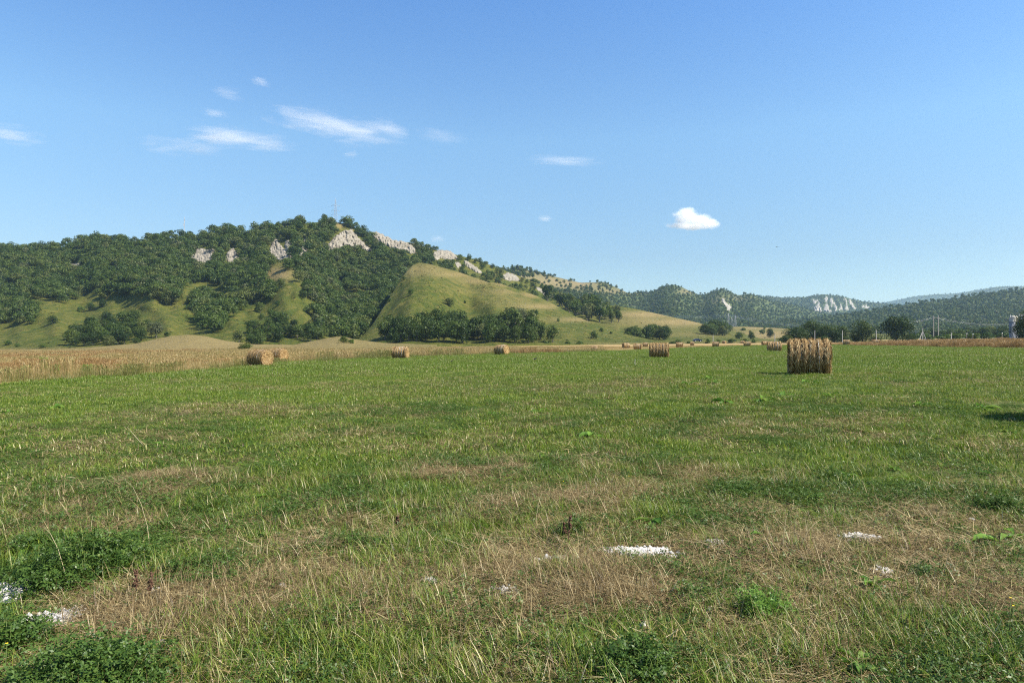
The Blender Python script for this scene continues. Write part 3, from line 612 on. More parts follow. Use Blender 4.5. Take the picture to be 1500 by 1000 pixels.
def forest_on(layer, name, label, x0, x1, y0, y1, sx, sy, scale, protos, keep=None, wob=.25):
    px, py = jitgrid(x0, x1, y0, y1, sx, sy); m = (py > layer.skyy(px)+.2) & (py < layer.basey(px)-.3)
    if keep is not None: m &= keep(px, py)
    px, py = px[m], py[m]; (X, Y, Z), T = layer.at(px, py); n = len(px); w = scale*rng.uniform(1-wob, 1+wob, n)
    S = np.stack([w, w, w*rng.uniform(.75, 1.1, n)], 1)
    return gn_scatter(name, np.stack([X, Y, Z-.5], 1), rng.uniform(0, 6.28, n), S, rng.integers(0, len(protos), n), np.zeros(n), protos, label)
hdry = [(800, 410, 55, 10, .75), (850, 418, 40, 8, .8), (900, 427, 40, 5, .7), (1005, 427, 14, 5, .7), (780, 425, 30, 14, .5), (1050, 440, 12, 7, .5), (1085, 437, 20, 4, .4)]
def k2(px, py):
    v = 0
    for (a, b, rx, ry, k) in hdry: v = v+k*np.exp(-(((px-a)/rx)**2+((py-b)/ry)**2))
    rk = inpoly(px, py, FAR_ROCKS[-1][2]) | inpoly(px, py-2.5, FAR_ROCKS[-1][2]); rk0 = ((px > 1057) & (px < 1072) & (py > 438+(px-1057)*.6) & (py < 450+(px-1057)*.8))
    return (rng.random(px.shape) > v*.95) & ~rk & (fbm(px/9, py/5, 71, 3) > -.55)
forest_on(hill2, "middle_hill_forest", "woods and scrub on the middle hill range", 640, 1230, 385, 486, 3.4, 1.9, .9, TINY_C, k2)
def k3(px, py):
    m = np.zeros(px.shape, bool)
    for _, l, p in FAR_ROCKS:
        for dx, dy in ((0, 0), (0, 1.5), (0, 3), (.7, 0), (-.7, 0)): m |= inpoly(px+dx, py-dy, p)
    return ~m & ~((np.abs(px-1145) < 12) & (py < 436))
forest_on(far_hill, "far_hill_forest", "forest on the far hill around the white cliffs", 960, 1420, 425, 475, 2.6, 1.4, 1.0, TINY_C, k3)
forest_on(right_hill, "right_hill_forest", "forest covering the long right hill", 960, 1900, 395, 492, 4.6, 2.2, .98, TINY_C, lambda a, b: fbm(a/30, b/8, 72, 3) > -.62)
forest_on(far_ridge, "distant_ridge_forest", "trees along the crest of the distant ridge", 1200, 1900, 415, 460, 2.8, 1.8, 1.4, TINY_C)

def tussocks(layer, name, label, x0, x1, y0, y1, sx, sy, keep=None):
    px, py = jitgrid(x0, x1, y0, y1, sx, sy); m = (py > layer.skyy(px)+.6) & (py < layer.basey(px)-.5) & (fbm(px/22, py/7, 61, 3) > -.25) & (rng.random(px.shape) < .75)
    if keep is not None: m &= keep(px, py)
    px, py = px[m], py[m]; (X, Y, Z), T = layer.at(px, py); n = len(px); w = rng.uniform(.10, .26, n)*(1+1.2*(rng.random(n) < .04))
    gn_scatter(name, np.stack([X, Y, Z-.1], 1), rng.uniform(0, 6.28, n), np.stack([w, w, w*rng.uniform(.25, .6, n)], 1), rng.integers(0, 4, n), np.zeros(n), TUSS, label)
TUSS = [crown_mesh("tussock", 90, 450+i, 5, 4, .9, M_tuss, 5, lift=-.3) for i in range(4)]
tussocks(spur, "spur_tussocks", "coarse grass tussocks on the green spur", 505, 960, 384, 505, 3.4, 2.0)
tussocks(main_hill, "hill_tussocks", "coarse grass tussocks on the lower hill meadows", -100, 520, 390, 512, 3.6, 2.2)
tussocks(meadow_r, "slope_tussocks", "coarse grass tussocks on the right meadow slope", 780, 1150, 440, 497, 3.6, 1.8)
# groves: polygons of where the trees stand
ORD = "first second third fourth fifth sixth seventh eighth ninth tenth eleventh twelfth thirteenth fourteenth fifteenth sixteenth seventeenth eighteenth nineteenth twentieth".split()
ORD += ["twenty-"+o for o in ORD[:9]]+["thirtieth"]+["thirty-"+o for o in ORD[:9]]
def grove(poly, layer, sx, sy, wpx, hpx, kind, name, what, where, group, cat='tree'):
    P = np.array(poly); px, py = jitgrid(P[:, 0].min(), P[:, 0].max(), P[:, 1].min(), P[:, 1].max(), sx, sy); m = inpoly(px, py, poly); px, py = px[m], py[m]
    (X, Y, Z), T = layer.at(px, py); od = np.argsort(Y); nrow = 3 if len(od) > 24 else 2 if len(od) > 10 else 1; rows = np.array_split(od, nrow); nm = {1: [""], 2: ["front row of ", "back row of "], 3: ["front row of ", "middle row of ", "back row of "]}[nrow]
    for r_, row in enumerate(rows):
        for k_, i in enumerate(sorted(row, key=lambda j: px[j])):
            k = Y[i]/1000*random.uniform(.75, 1.25); tree(float(X[i]), float(Y[i]), float(Z[i]), wpx*k, hpx*k*random.uniform(.85, 1.1), kind, name, "%s %s from left, %s%s" % (ORD[k_], what, nm[r_], where), group, cat, True)
grove([(92, 509), (100, 495), (125, 480), (160, 470), (205, 470), (222, 485), (240, 496), (205, 506), (150, 511), (110, 511)], main_hill, 12, 7, 22, 22, 'mid', "broadleaf_tree", "tree", "thicket at the left foot of the hill", "trees in the left foot thicket")
grove([(340, 506), (352, 492), (385, 480), (412, 474), (440, 480), (470, 494), (478, 499), (440, 501), (400, 506), (352, 508)], main_hill, 12, 7, 20, 20, 'mid', "broadleaf_tree", "tree", "thicket under the lower left meadow", "trees in the second foot thicket")
grove([(535, 503), (560, 494), (585, 484), (620, 478), (665, 476), (700, 484), (740, 480), (770, 482), (795, 490), (818, 503), (700, 506), (540, 506)], spur, 13, 6, 31, 33, 'mid', "broadleaf_tree", "tree", "long grove below the green spur", "trees in the long grove below the green spur")
grove([(790, 446), (805, 449), (840, 464), (870, 473), (905, 474), (912, 469), (880, 458), (840, 448), (800, 441)], meadow_r, 9, 6, 19, 27, 'tall', "tall_grove_tree", "tall tree", "grove on the saddle", "tall trees in the grove on the saddle")
grove([(908, 497), (925, 490), (950, 492), (975, 490), (984, 497), (950, 500), (915, 500)], meadow_r, 9, 4, 22, 20, 'mid', "broadleaf_tree", "round tree", "small clump under the dry slope", "trees in the small clump under the dry slope")
grove([(1025, 487), (1045, 484), (1070, 488), (1076, 493), (1040, 493)], meadow_r, 8, 3.5, 22, 17, 'mid', "bushy_tree", "bushy tree", "round clump below the pylons", "bushes in the clump below the pylons")
# single trees and bushes on the open slopes: px, base, width, height, layer, label
LONE = [
 (411, 421, 17, 15, main_hill, "dark round tree alone on the meadow just under the pointed crag"), (444, 436, 15, 12, main_hill, "round tree at the right edge of the lower left meadow"), (407, 448, 9, 10, main_hill, "small dark shrub in the middle of the lower left meadow"),
 (381, 458, 20, 18, main_hill, "leafy tree left of the lower left meadow, upper of three"), (397, 463, 13, 12, main_hill, "round tree at left edge of the lower left meadow, middle of three"), (383, 469, 12, 12, main_hill, "small round tree at left edge of the lower left meadow, lowest of three"),
 (77, 474, 18, 14, main_hill, "lone round bush on the left meadow above two small bushes"), (12, 505, 14, 8, main_hill, "leftmost low bush at the foot of the left meadow"), (26, 508, 8, 7, main_hill, "small bush just right of the leftmost low bush"), (64, 509, 13, 7, main_hill, "flat round bush at the foot of the left meadow"),
 (245, 493, 10, 8, main_hill, "round bush beside the right end of the left thicket"), (231, 486, 17, 18, main_hill, "leafy tree standing off the right end of the left thicket"), (250, 447, 26, 24, main_hill, "large dark round tree at the lower edge of the woods left of the dry knoll"), (286, 451, 25, 24, main_hill, "grey green round tree above the dry knoll, apart from the woods"),
 (118, 457, 12, 10, main_hill, "small dark bush above the left thicket, left one"), (133, 455, 16, 13, main_hill, "bush above the left thicket, middle one"), (150, 450, 16, 14, main_hill, "bush above the left thicket, right one"),
 (592, 410, 7, 6, spur, "tiny shrub high on the left flank of the green spur"), (602, 432, 10, 10, spur, "dark round bush on the left flank of the green spur"), (588, 418, 5, 5, spur, "tiniest shrub under the high shrub of the green spur"), (570, 442, 8, 6, spur, "low grey shrub near the left edge of the green spur"), (564, 468, 7, 6, spur, "small faded shrub low on the left edge of the green spur"),
 (681, 444, 5, 5, spur, "tiny dark shrub in the middle of the green spur"), (786, 462, 6, 10, spur, "slim dark small tree standing on the spur edge by the grove end"), (818, 471, 6, 7, spur, "small dark shrub on the right flank of the green spur"),
 (658, 448, 20, 14, spur, "round tree crown rising above the left half of the long grove"), (749, 466, 22, 18, spur, "big round tree rising above the middle of the long grove"), (780, 466, 20, 14, spur, "round tree rising above the right end of the long grove"),
 (870, 496, 15, 14, spur, "pale green bushy tree on the lower right flank of the spur"), (881, 486, 9, 7, spur, "small dark bush on the lower right flank of the spur"), (895, 489, 6, 5, spur, "tiny bush right of the small dark bush on the spur"),
 (1083, 497, 15, 13, meadow_r, "bush right of the round clump below the pylons"), (1100, 497, 13, 14, meadow_r, "small green tree on the stubble right of the clump"), (1128, 494, 14, 15, field_r, "dark green round tree in the pale field left of the largest bale"), (1088, 484, 12, 5, field_r, "low hedge bush on the pale field slope"), (1120, 482, 5, 4, field_r, "tiny dark bush at the top edge of the pale field"), (1117, 489, 12, 8, field_r, "olive bush left of the dark tree in the pale field"),
 (503, 502, 18, 12, knoll, "dark bush on the dry rise, left of two"), (514, 503, 13, 8, knoll, "rounded green bush on the dry rise, right of two"), (475, 322, 13, 14, main_hill, "pointed dark tree left of the summit pylon"),
 (360, 512, 24, 12, knoll, "low bright bush in front of the second thicket"), (375, 505, 22, 14, main_hill, "grey leaved bush among the second thicket"), (490, 492, 14, 17, main_hill, "grey green tree at the mouth of the ravine woods"), (463, 478, 24, 20, main_hill, "dark tree on the left lip of the ravine woods"),
]
for (a, b, w, h, lay, lab) in LONE:
    bb = max(b, float(lay.skyy(a))+.5); bb = min(bb, float(lay.basey(a))-.1)
    (X, Y, Z), T = lay.at(np.array([float(a)]), np.array([bb])); k = float(Y[0])/1000; Zc = float(Z[0])
    tree(float(X[0]), float(Y[0]), Zc-.2, w*k*1.05, h*k*1.1, 'bush' if h < 11 else 'mid', "bush" if h < 11 else "broadleaf_tree", lab, None, 'bush' if h < 11 else 'tree')
# the row of large trees on the right plain and the treeline: px, depth, width px, top py, label
BIGT = [(1166, 300, 34, 474, "dark spreading tree at the left end of the tree row behind the largest bale"), (1188, 315, 44, 467, "broad tree rising directly behind the largest bale"), (1210, 305, 34, 471, "lower dark tree to the right behind the largest bale"), (1232, 310, 30, 474, "greyish green tree at the right end of the group behind the largest bale"),
 (1263, 300, 38, 466, "round dark tree alone between the tree group and the largest round tree"), (1313, 290, 52, 459, "largest round tree on the right plain"), (1497, 210, 30, 463, "dark tree at the right edge in front of the pale silos"), (1522, 190, 50, 440, "tall dark tree at the right edge with an overhanging branch"),
 (1590, 230, 60, 455, "wide dark tree beyond the right edge"), (1680, 240, 60, 458, "dark tree farther beyond the right edge")]
for (a, d, w, top, lab) in BIGT:
    x = (a-750)/1000*d; z = g(x, d); h = CAMZ+(500-top)/1000*d-z
    tree(x, d, z-.4, w*d/1000*1.15, h*1.08, 'big', "broadleaf_tree", lab)
for i, (a, dd_, w_, h_) in enumerate([(1152, 290, 22, 4.5), (1176, 312, 30, 8.6), (1199, 318, 34, 9.6), (1222, 296, 30, 7), (1160, 285, 18, 3), (1205, 286, 24, 4), (1240, 290, 18, 4), (1252, 305, 20, 5), (1282, 300, 20, 3.6), (1335, 290, 18, 3.4)]):
    x = (a-750)/1000*dd_; tree(x, dd_, g(x, dd_)-.5, w_*dd_/1000, h_, 'big', "broadleaf_tree", "%s dark leafy tree filling the tree row behind the largest bale" % ["first", "second", "third", "fourth", "fifth", "sixth", "seventh", "eighth", "ninth", "tenth"][i]+" on the plain", "trees filling the row on the right plain")
tl = [(1146, 7), (1352, 14), (1366, 15), (1380, 13), (1392, 16), (1405, 15), (1418, 17), (1430, 14), (1441, 18), (1452, 19), (1463, 16), (1474, 18), (1486, 15), (1497, 20), (1510, 18), (1535, 20), (1560, 20), (1340, 9), (1400, 9), (1425, 9), (1357, 8), (1384, 8), (1445, 10), (1470, 9)]
for i, (a, h) in enumerate(tl):
    d = 430+random.uniform(-40, 60) if h > 10 else 330+random.uniform(-15, 15); x = (a-750)/1000*d; z = g(x, d); b = 500-1000*(z-CAMZ)/d
    tree(x, d, z, random.uniform(24, 34)*d/1000, (h+3)*d/1000, 'mid' if h > 10 else 'bush', "treeline_tree", "leafy tree in the low treeline along the far right of the plain" if h > 10 else "low bush in front of the far right treeline", "trees of the far right treeline" if h > 10 else "bushes before the far right treeline")
# two pale-trunked trees on the saddle
for a, lab in ((879, "thin pale-trunked tree at the right end of the saddle grove, left one"), (889, "thin pale-trunked tree at the right end of the saddle grove, right one")):
    (X, Y, Z), T = meadow_r.at(np.array([float(a)]), np.array([462.])); k = float(Y[0])/1000
    e = empty("pale_trunked_tree", (float(X[0]), float(Y[0])-8, float(Z[0]))); tag(e, lab, 'tree')
    mb = MB(); mb.tube([(0, 0, -1), (.2, 0, 5), (.5, 0, 11)], [.45, .38, .15], 7); mb.tube([(.2, 0, 6), (-1.5, 0, 9)], [.2, .08], 5); mb.build("trunk", M_palebark, e, True)
    c = obj("crown", crown_mesh("tree_crown", 500, 520+a, 8, 5, .6, M_tree, 9), e, (.3, 0, 6.8))

# ------------------------------------------------------------------ hay bales
def bale_meshes(seed, detail):
    r = np.random.default_rng(seed); L, Rd = 1.5, .65
    na, nl = (72, 49) if detail else (28, 25)
    s = np.linspace(-1, 1, nl); th = np.linspace(0, 2*np.pi, na, endpoint=False); S, TH = np.meshgrid(s, th, indexing='ij')
    bands = 5.5; lob = np.abs(np.sin(S*np.pi*bands/2+.5+.12*np.sin(TH*2)))**.6
    rad = Rd*(.82+.18*lob)*(1-.10*np.clip(np.abs(S)-.86, 0, 1)/.14)+fbm(S*14, TH*3+20, seed, 3)*.035
    flat = np.clip(-np.sin(TH)-.80, 0, 1)*.10; rad = rad*(1-flat)
    X = S*L/2+fbm(TH*4+9, S*3, seed+3, 2)*.02; Y = np.cos(TH)*rad; Z = np.sin(TH)*rad
    body = mesh_np("hay_body", np.stack([X, Y, Z], -1).reshape(-1, 3), grid_faces(nl, na, True), M_hay, True)
    ends = []
    for sg in (-1, 1):
        nr = 14 if detail else 7; q = np.linspace(0, 1, nr); Q, T2 = np.meshgrid(q, th, indexing='ij'); spiral = np.sin((Q*7+T2/6.283)*6.283)*.012
        rd = rad[0 if sg < 0 else -1][None, :]*Q*.985; xx = sg*(L/2*1.0+.055*(1-Q**3)*0+.03*(1-Q**6)+spiral+fbm(Q*8+seed, T2*2, seed, 3)*.02)
        ends.append(mesh_np("hay_end", np.stack([xx, np.cos(T2)*rd, np.sin(T2)*rd], -1).reshape(-1, 3), grid_faces(nr, na, True), M_hayend, True))
    n = 5200 if detail else 500; k = 1 if detail else 2.2
    ang = r.uniform(0, 6.283, n); sx = r.uniform(-.99, .99, n)*L/2; ln = r.uniform(.08, .30, n)*k; lobv = np.abs(np.sin(sx/(L/2)*np.pi*bands/2+.5))**.6; rr = Rd*(.825+.18*lobv)+r.uniform(-.01, .045, n)
    rr *= 1-np.clip(-np.sin(ang)-.80, 0, 1)*.1
    dx = r.normal(0, .35, n)*ln; dth = ln/Rd*np.where(r.random(n) < .5, 1, -1)*.8; ro = r.uniform(-.01, .09, n)*(r.random(n) < .45); w = r.uniform(.004, .010, n)*(1 if detail else 2.5)
    p0 = np.stack([sx, np.cos(ang)*rr, np.sin(ang)*rr], 1); p1 = np.stack([sx+dx, np.cos(ang+dth)*(rr+ro), np.sin(ang+dth)*(rr+ro)], 1)
    mid = (p0+p1)/2*np.array([1, 1.02, 1.02]); wv = np.stack([w, np.zeros(n), np.zeros(n)], 1)
    V = np.stack([p0-wv/2, p0+wv/2, mid+wv, mid-wv, p1], 1).reshape(-1, 3); b = np.arange(n)[:, None]*5
    straw = mesh_np("loose_straw", V, [b+np.array([[0, 1, 2, 3]]), b+np.array([[3, 2, 4]])], M_haystraw)
    # straws of the ends
    n2 = n//4; rad2 = Rd*np.sqrt(r.random(n2))*.97; a2 = r.uniform(0, 6.28, n2); sg = np.where(r.random(n2) < .5, 1, -1); ln = r.uniform(.06, .2, n2)*k; da = ln/np.maximum(rad2, .1)
    q0 = np.stack([sg*(L/2+.035), np.cos(a2)*rad2, np.sin(a2)*rad2], 1); q1 = np.stack([sg*(L/2+.03+r.uniform(0, .05, n2)), np.cos(a2+da)*rad2, np.sin(a2+da)*rad2], 1)
    rv = np.stack([np.zeros(n2), np.cos(a2), np.sin(a2)], 1)*w[:n2, None]
    V = np.stack([q0-rv, q0+rv, q1+rv, q1-rv], 1).reshape(-1, 3); endstraw = mesh_np("end_straw", V, np.arange(4*n2).reshape(-1, 4), M_haystraw)
    tw = []
    for sx in (-.42, .0, .43):
        mb = MB(); pts = []
        for i in range(49):
            a = 6.2832*i/48; lb = abs(math.sin(sx*math.pi*bands/2+.5+.12*math.sin(a*2)))**.6; rq = Rd*(.82+.18*lb)*(1-max(0, min(1, -math.sin(a)-.80))*.1)+.022; pts.append((sx*L/2+.012*math.sin(a*3+sx*9), math.cos(a)*rq, math.sin(a)*rq))
        mb.tube(pts, .009 if detail else .010, 4, False); tw.append(mb.me("twine", M_twine))
    return body, ends, straw, endstraw, tw
BM = [bale_meshes(5, True), bale_meshes(6, False), bale_meshes(7, False)]
def bale(x, y, z, yaw, rad, L, bm, label, group="round hay bales lying in the field"):
    e = empty("hay_bale", (x, y, z+rad*.95), R(yaw)-math.atan2(x, y)); e.scale = (L/1.5, rad/.65, rad/.65); tag(e, label, 'hay bale', group)
    body, ends, straw, es, tw = bm
    obj("hay_body", body, e)
    for m in ends: obj("hay_end", m, e)
    tag(obj("loose_straw", straw, e), kind='stuff'); tag(obj("end_straw", es, e), kind='stuff')
    for m in tw: obj("twine", m, e)
    return e
for i, (px_, pb, h, w, yaw, lab) in enumerate(BALES):
    d = 1300./h; x = (px_-750)/1000*d
    if px_ == 871: d = 118; x = (px_-750)/1000*d
    L = min(max(w/1000*d*math.cos(math.atan2(x, d))*.95, 1.15), 1.5)
    if abs(yaw) > 20: L = 1.45
    bale(x, d, g(x, d)-(.25 if px_ == 871 else .02), yaw, .65, L, BM[0] if i < 1 else BM[0 if i in (1, 2, 5) else 1+i % 2], lab)
# the bale just outside the right edge: only its shadow reaches into the picture
bale(10.1, 11.4, g(10.1, 11.4), 12, .66, 1.5, BM[0], "hay bale standing just beyond the right edge, its dark shadow on the grass")

# ------------------------------------------------------------------ grass
def blades(name, n, seed, rad, h0, h1, w, mat, lean=.5, lie=0., seg=2, curl=.6, disc=True):
    r = np.random.default_rng(seed)
    rr = rad*np.sqrt(r.random(n)); a = r.uniform(0, 6.283, n); b = np.stack([rr*np.cos(a), rr*np.sin(a), np.full(n, -.015)], 1)
    d = r.uniform(0, 6.283, n); L = r.uniform(h0, h1, n); ll = np.where(r.random(n) < lie, 1.45, np.abs(r.normal(0, lean, n))); ll = np.clip(ll, 0, 1.35)
    hd = np.stack([np.cos(d), np.sin(d), np.zeros(n)], 1); sd = np.stack([-np.sin(d), np.cos(d), np.zeros(n)], 1); ww = w*r.uniform(.6, 1.25, n)
    pts = [b]; ang = ll.copy(); p = b.copy()
    if lie > .5: p[:, 2] = r.uniform(.0, .05, n); pts = [p.copy()]
    for k in range(seg+1):
        st = L/(seg+1); p = p+(hd*np.sin(ang)[:, None]+np.array([0, 0, 1])*np.cos(ang)[:, None])*st[:, None]; ang = np.minimum(ang+curl*r.uniform(.2, 1, n)/(seg+1)*1.3, 1.6 if lie < .5 else 1.62); pts.append(p.copy())
    V = []; 
    for k in range(seg+1):
        f = (1-k/(seg+1.6))*.5; V += [pts[k]-sd*(ww*f)[:, None], pts[k]+sd*(ww*f)[:, None]]
    V.append(pts[-1]); V = np.stack(V, 1); m = V.shape[1]; i = np.arange(n)[:, None]*m; F4 = [i+np.array([[2*k, 2*k+1, 2*k+3, 2*k+2]]) for k in range(seg)]
    return mesh_np(name, V.reshape(-1, 3), [np.concatenate(F4), i+np.array([[m-3, m-2, m-1]])], mat)
def leaflets(name, n, seed, rad, h, size, mat, dome=False):
    r = np.random.default_rng(seed); rr = rad*np.sqrt(r.random(n)); a = r.uniform(0, 6.283, n)
    top = h*(1-(rr/rad)**2*.75) if dome else np.full(n, h); z = top*(r.uniform(.2, 1.08, n) if dome else r.uniform(.2, 1, n))
    if dome:                                     # many sprigs of unequal height instead of one dome
        k = max(8, n//45); ca = r.uniform(0, 6.283, k); cr_ = rad*np.sqrt(r.random(k))*1.12; ch = h*np.clip(1.05-(cr_/rad)**2*.55, .3, 1)*r.uniform(.45, 1.2, k); j = r.integers(0, k, n); t_ = r.random(n)**.6
        sp_ = np.abs(r.normal(0, .045, n))*(.5+t_)+.02; a3 = r.uniform(0, 6.283, n); ln_ = r.normal(0, .25, (k, 2))
        x_ = cr_[j]*np.cos(ca[j])+np.cos(a3)*sp_+ln_[j, 0]*ch[j]*t_; y_ = cr_[j]*np.sin(ca[j])+np.sin(a3)*sp_+ln_[j, 1]*ch[j]*t_
        rr = np.hypot(x_, y_); a = np.arctan2(y_, x_); z = ch[j]*t_
    P = np.stack([rr*np.cos(a), rr*np.sin(a), z], 1); Vs = []; nrm = r.normal(size=(n, 3))*.55+np.array([0, 0, 1]); nrm /= np.linalg.norm(nrm, axis=1)[:, None]
    t = np.cross(nrm, r.normal(size=(n, 3))); t /= np.linalg.norm(t, axis=1)[:, None]; b = np.cross(nrm, t); s = size*r.uniform(.6, 1.2, n)[:, None]; out = []
    for k in range(3):
        c, q = math.cos(2.094*k), math.sin(2.094*k); u = t*c+b*q; v = -t*q+b*c
        out.append(np.stack([P, P+u*s*.6-v*s*.30, P+u*s*1.05-nrm*s*.15, P+u*s*.6+v*s*.30], 1))
    V = np.concatenate(out).reshape(-1, 3); return mesh_np(name, V, np.arange(len(V)).reshape(-1, 4), mat)
def rosette(name, n, seed, L, w, mat, up=.9):
    r = np.random.default_rng(seed); V = []; F = []; nb = 0
    for i in range(n):
        d = 6.283*i/n*2.4+r.uniform(-.4, .4); l = L*r.uniform(.6, 1.1); el = up*r.uniform(.4, 1.1); pr = [0, .25, .55, .8, 1.]; wd = [.08, .5, 1., .75, .04]; p = np.array([0., 0, 0]); prev = 0; tw = r.uniform(-.3, .3)
        for k in range(5):
            st = (pr[k]-prev)*l; prev = pr[k]; p = p+np.array([math.cos(d)*math.cos(el), math.sin(d)*math.cos(el), math.sin(el)])*st; el -= .38
            s = np.array([-math.sin(d), math.cos(d), tw])*w*.5*wd[k]*r.uniform(.85, 1.15); V += [p-s+np.array([0, 0, .006]), p+np.array([0, 0, -.008]), p+s+np.array([0, 0, .006])]
        for k in range(4):
            q = nb+3*k; F += [[q, q+1, q+4, q+3], [q+1, q+2, q+5, q+4]]
        nb += 15
    return mesh_np(name, np.array(V), np.array(F), mat)
PR = []
PR += [blades("g", 190, 600+i, .24, .045, .12, .0045, M_grass, .8, curl=1.1) for i in range(4)]                # 0-3 near short green
PR += [blades("g", 60, 610+i, .14, .09, .21, .006, M_grass, .5, curl=1.3) for i in range(3)]        # 4-6 longer green
PR += [blades("g", 130, 620+i, .28, .07, .26, .0042, M_straw, .9, .93, 2, .25) for i in range(3)]   # 7-9 lying straw
PR += [blades("g", 34, 630+i, .2, .05, .14, .004, M_straw, .9, curl=.9) for i in range(2)]                   # 10-11 upright straw
PR += [leaflets("g", 120, 640+i, .2, .08, .016, M_clover) for i in range(3)]                      # 12-14 clover
PR += [rosette("g", 7, 650+i, .16, .045, M_weed) for i in range(2)]                               # 15-16 weeds
PR += [blades("g", 230, 660+i, .5, .05, .12, .009, M_grass, .75, seg=1, curl=1.) for i in range(3)]        # 17-19 mid
PR += [blades("g", 110, 670+i, .5, .05, .14, .008, M_straw, .9, .8, 1, .3) for i in range(2)]      # 20-21 mid straw
PR += [blades("g", 240, 680+i, 1.0, .06, .15, .022, M_lush, .7, seg=1) for i in range(3)]         # 22-24 far lush
PR += [blades("g", 90, 690+i, 1.0, .07, .17, .018, M_straw, .9, .5, 1) for i in range(1)]         # 25 far straw
def sector(r0, r1, dens, half):
    n = int(dens*(r1*r1-r0*r0)*R(half)); r = np.sqrt(rng.uniform(r0*r0, r1*r1, n)); a = rng.uniform(-R(half), R(half), n); return r*np.sin(a), r*np.cos(a)
allP = {k: [] for k in ('x', 'y', 's', 'sz', 'i', 't')}
CHALK = [(930, 812, 64, 9, "widest white chalk patch in the dry grass, right of the foreground centre"), (1047, 800, 20, 6, "bright oval chalk patch right of the widest one"), (1258, 790, 34, 5, "thin chalk streak at right, in the brown grass"), (18, 868, 34, 15, "large chalk patch at the left edge beside the leafy bush"),
 (88, 910, 50, 15, "chalk rubble patch between the two large leafy bushes"), (742, 869, 26, 8, "small chalk patch on the straw mat near the centre"), (414, 866, 12, 5, "small chalk spot at the right end of the left straw mat"), (818, 824, 45, 6, "faint chalk scatter left of the widest patch"), (1297, 843, 14, 8, "small chalk spot under the right weeds"), (1041, 900, 6, 3, "single tiny chalk spot in the lower grass right of centre"),
 (236, 951, 13, 6, "chalk crumbs at the lower edge of the left straw mat"), (226, 873, 18, 5, "chalk spot by the dead dock stalks"), (628, 856, 16, 5, "faint chalk crumbs left of the straw mat centre"), (943, 921, 6, 4, "tiny chalk crumb below the lying straw at centre right")]
def chalk_mask(x, y):
    ys = np.maximum(y, .3); px = 750+1000*x/ys; py = 500+1000*(CAMZ-.012*x)/ys; m = np.zeros(np.shape(x), bool)
    for (a, b, rx, ry, _) in CHALK: m |= (((px-a)/(rx*1.08))**2+((py-b-3)/(ry*1.9))**2) < 1+.5*fbm(px/14, py/5, 97, 2)
    return m
def addp(x, y, s, sz, i, t):
    for k, v in zip(('x', 'y', 's', 'sz', 'i', 't'), (x, y, s, sz, i, t)): allP[k].append(np.broadcast_to(v, np.shape(x)).astype(float))
def sward(r0, r1, dens, kinds_green, kinds_dry, half, s0, s1, clover=None, extra=None, tfac=.62):
    x, y = sector(r0, r1, dens, half); px = 750+1000*x/y
    ok = (y < tall_front(px)*1.02+.3) & (~chalk_mask(x, y) | (rng.random(len(x)) < .16)) & (y > .4); x, y = x[ok], y[ok]; dr = dryness(x, y); u = rng.random(len(x))
    lush = fbm(x*1.7, y*1.1, 41, 3)
    isdry = u < np.clip(dr*1.15-.08, 0, .93)
    i = np.where(isdry, rng.choice(kinds_dry, len(x)), rng.choice(kinds_green, len(x)))
    if clover is not None:
        cf = fbm(x*1.1+50, y*.9, 43, 3); c = ((~isdry) & (cf > .02) & (rng.random(len(x)) < .7)) | (isdry & (rng.random(len(x)) < .24)) | ((~isdry) & (rng.random(len(x)) < .15)); i = np.where(c, rng.choice(clover, len(x)), i)
    if extra is not None:
        c = (~isdry) & (rng.random(len(x)) < extra[1]); i = np.where(c, rng.choice(extra[0], len(x)), i)
    s = rng.uniform(s0, s1, len(x)); sz = rng.uniform(.75, 1.2, len(x))*(.8 if r0 > 8 else 1)*np.clip(1+.5*lush-.2*dr, .55, 1.6)
    hay = np.isin(i, [7, 8, 9]); sz = np.where(hay, np.minimum(sz, .9), sz)
    addp(x, y, s, sz, i, np.clip(dr*tfac+rng.normal(0, .08, len(x)), 0, 1))
sward(1.3, 4.5, 75, [0, 1, 2, 3, 4], [7, 8, 9, 10, 11, 0], 62, .8, 1.25, [12, 13, 14], ([15, 16], .012))
sward(4.5, 9, 48, [0, 1, 2, 3, 4, 5], [7, 8, 9, 10, 11, 0], 55, .9, 1.4, [12, 13, 14], ([15, 16], .035))
sward(9, 17, 24, [0, 1, 2, 3, 17, 18, 19, 5], [20, 21, 7, 9, 17, 8, 20, 21, 10], 50, 1., 1.6, [12, 13, 14], ([15, 16], .015))
sward(17, 36, 10, [17, 18, 19], [20, 21, 17], 48, .9, 1.4, [19, 12], ([16], .01))
sward(36, 60, 3.2, [22, 23, 24, 17], [25, 23], 48, .9, 1.3)
sward(60, 190, 1.2, [22, 23, 24], [25, 23], 44, 1.1, 1.7)
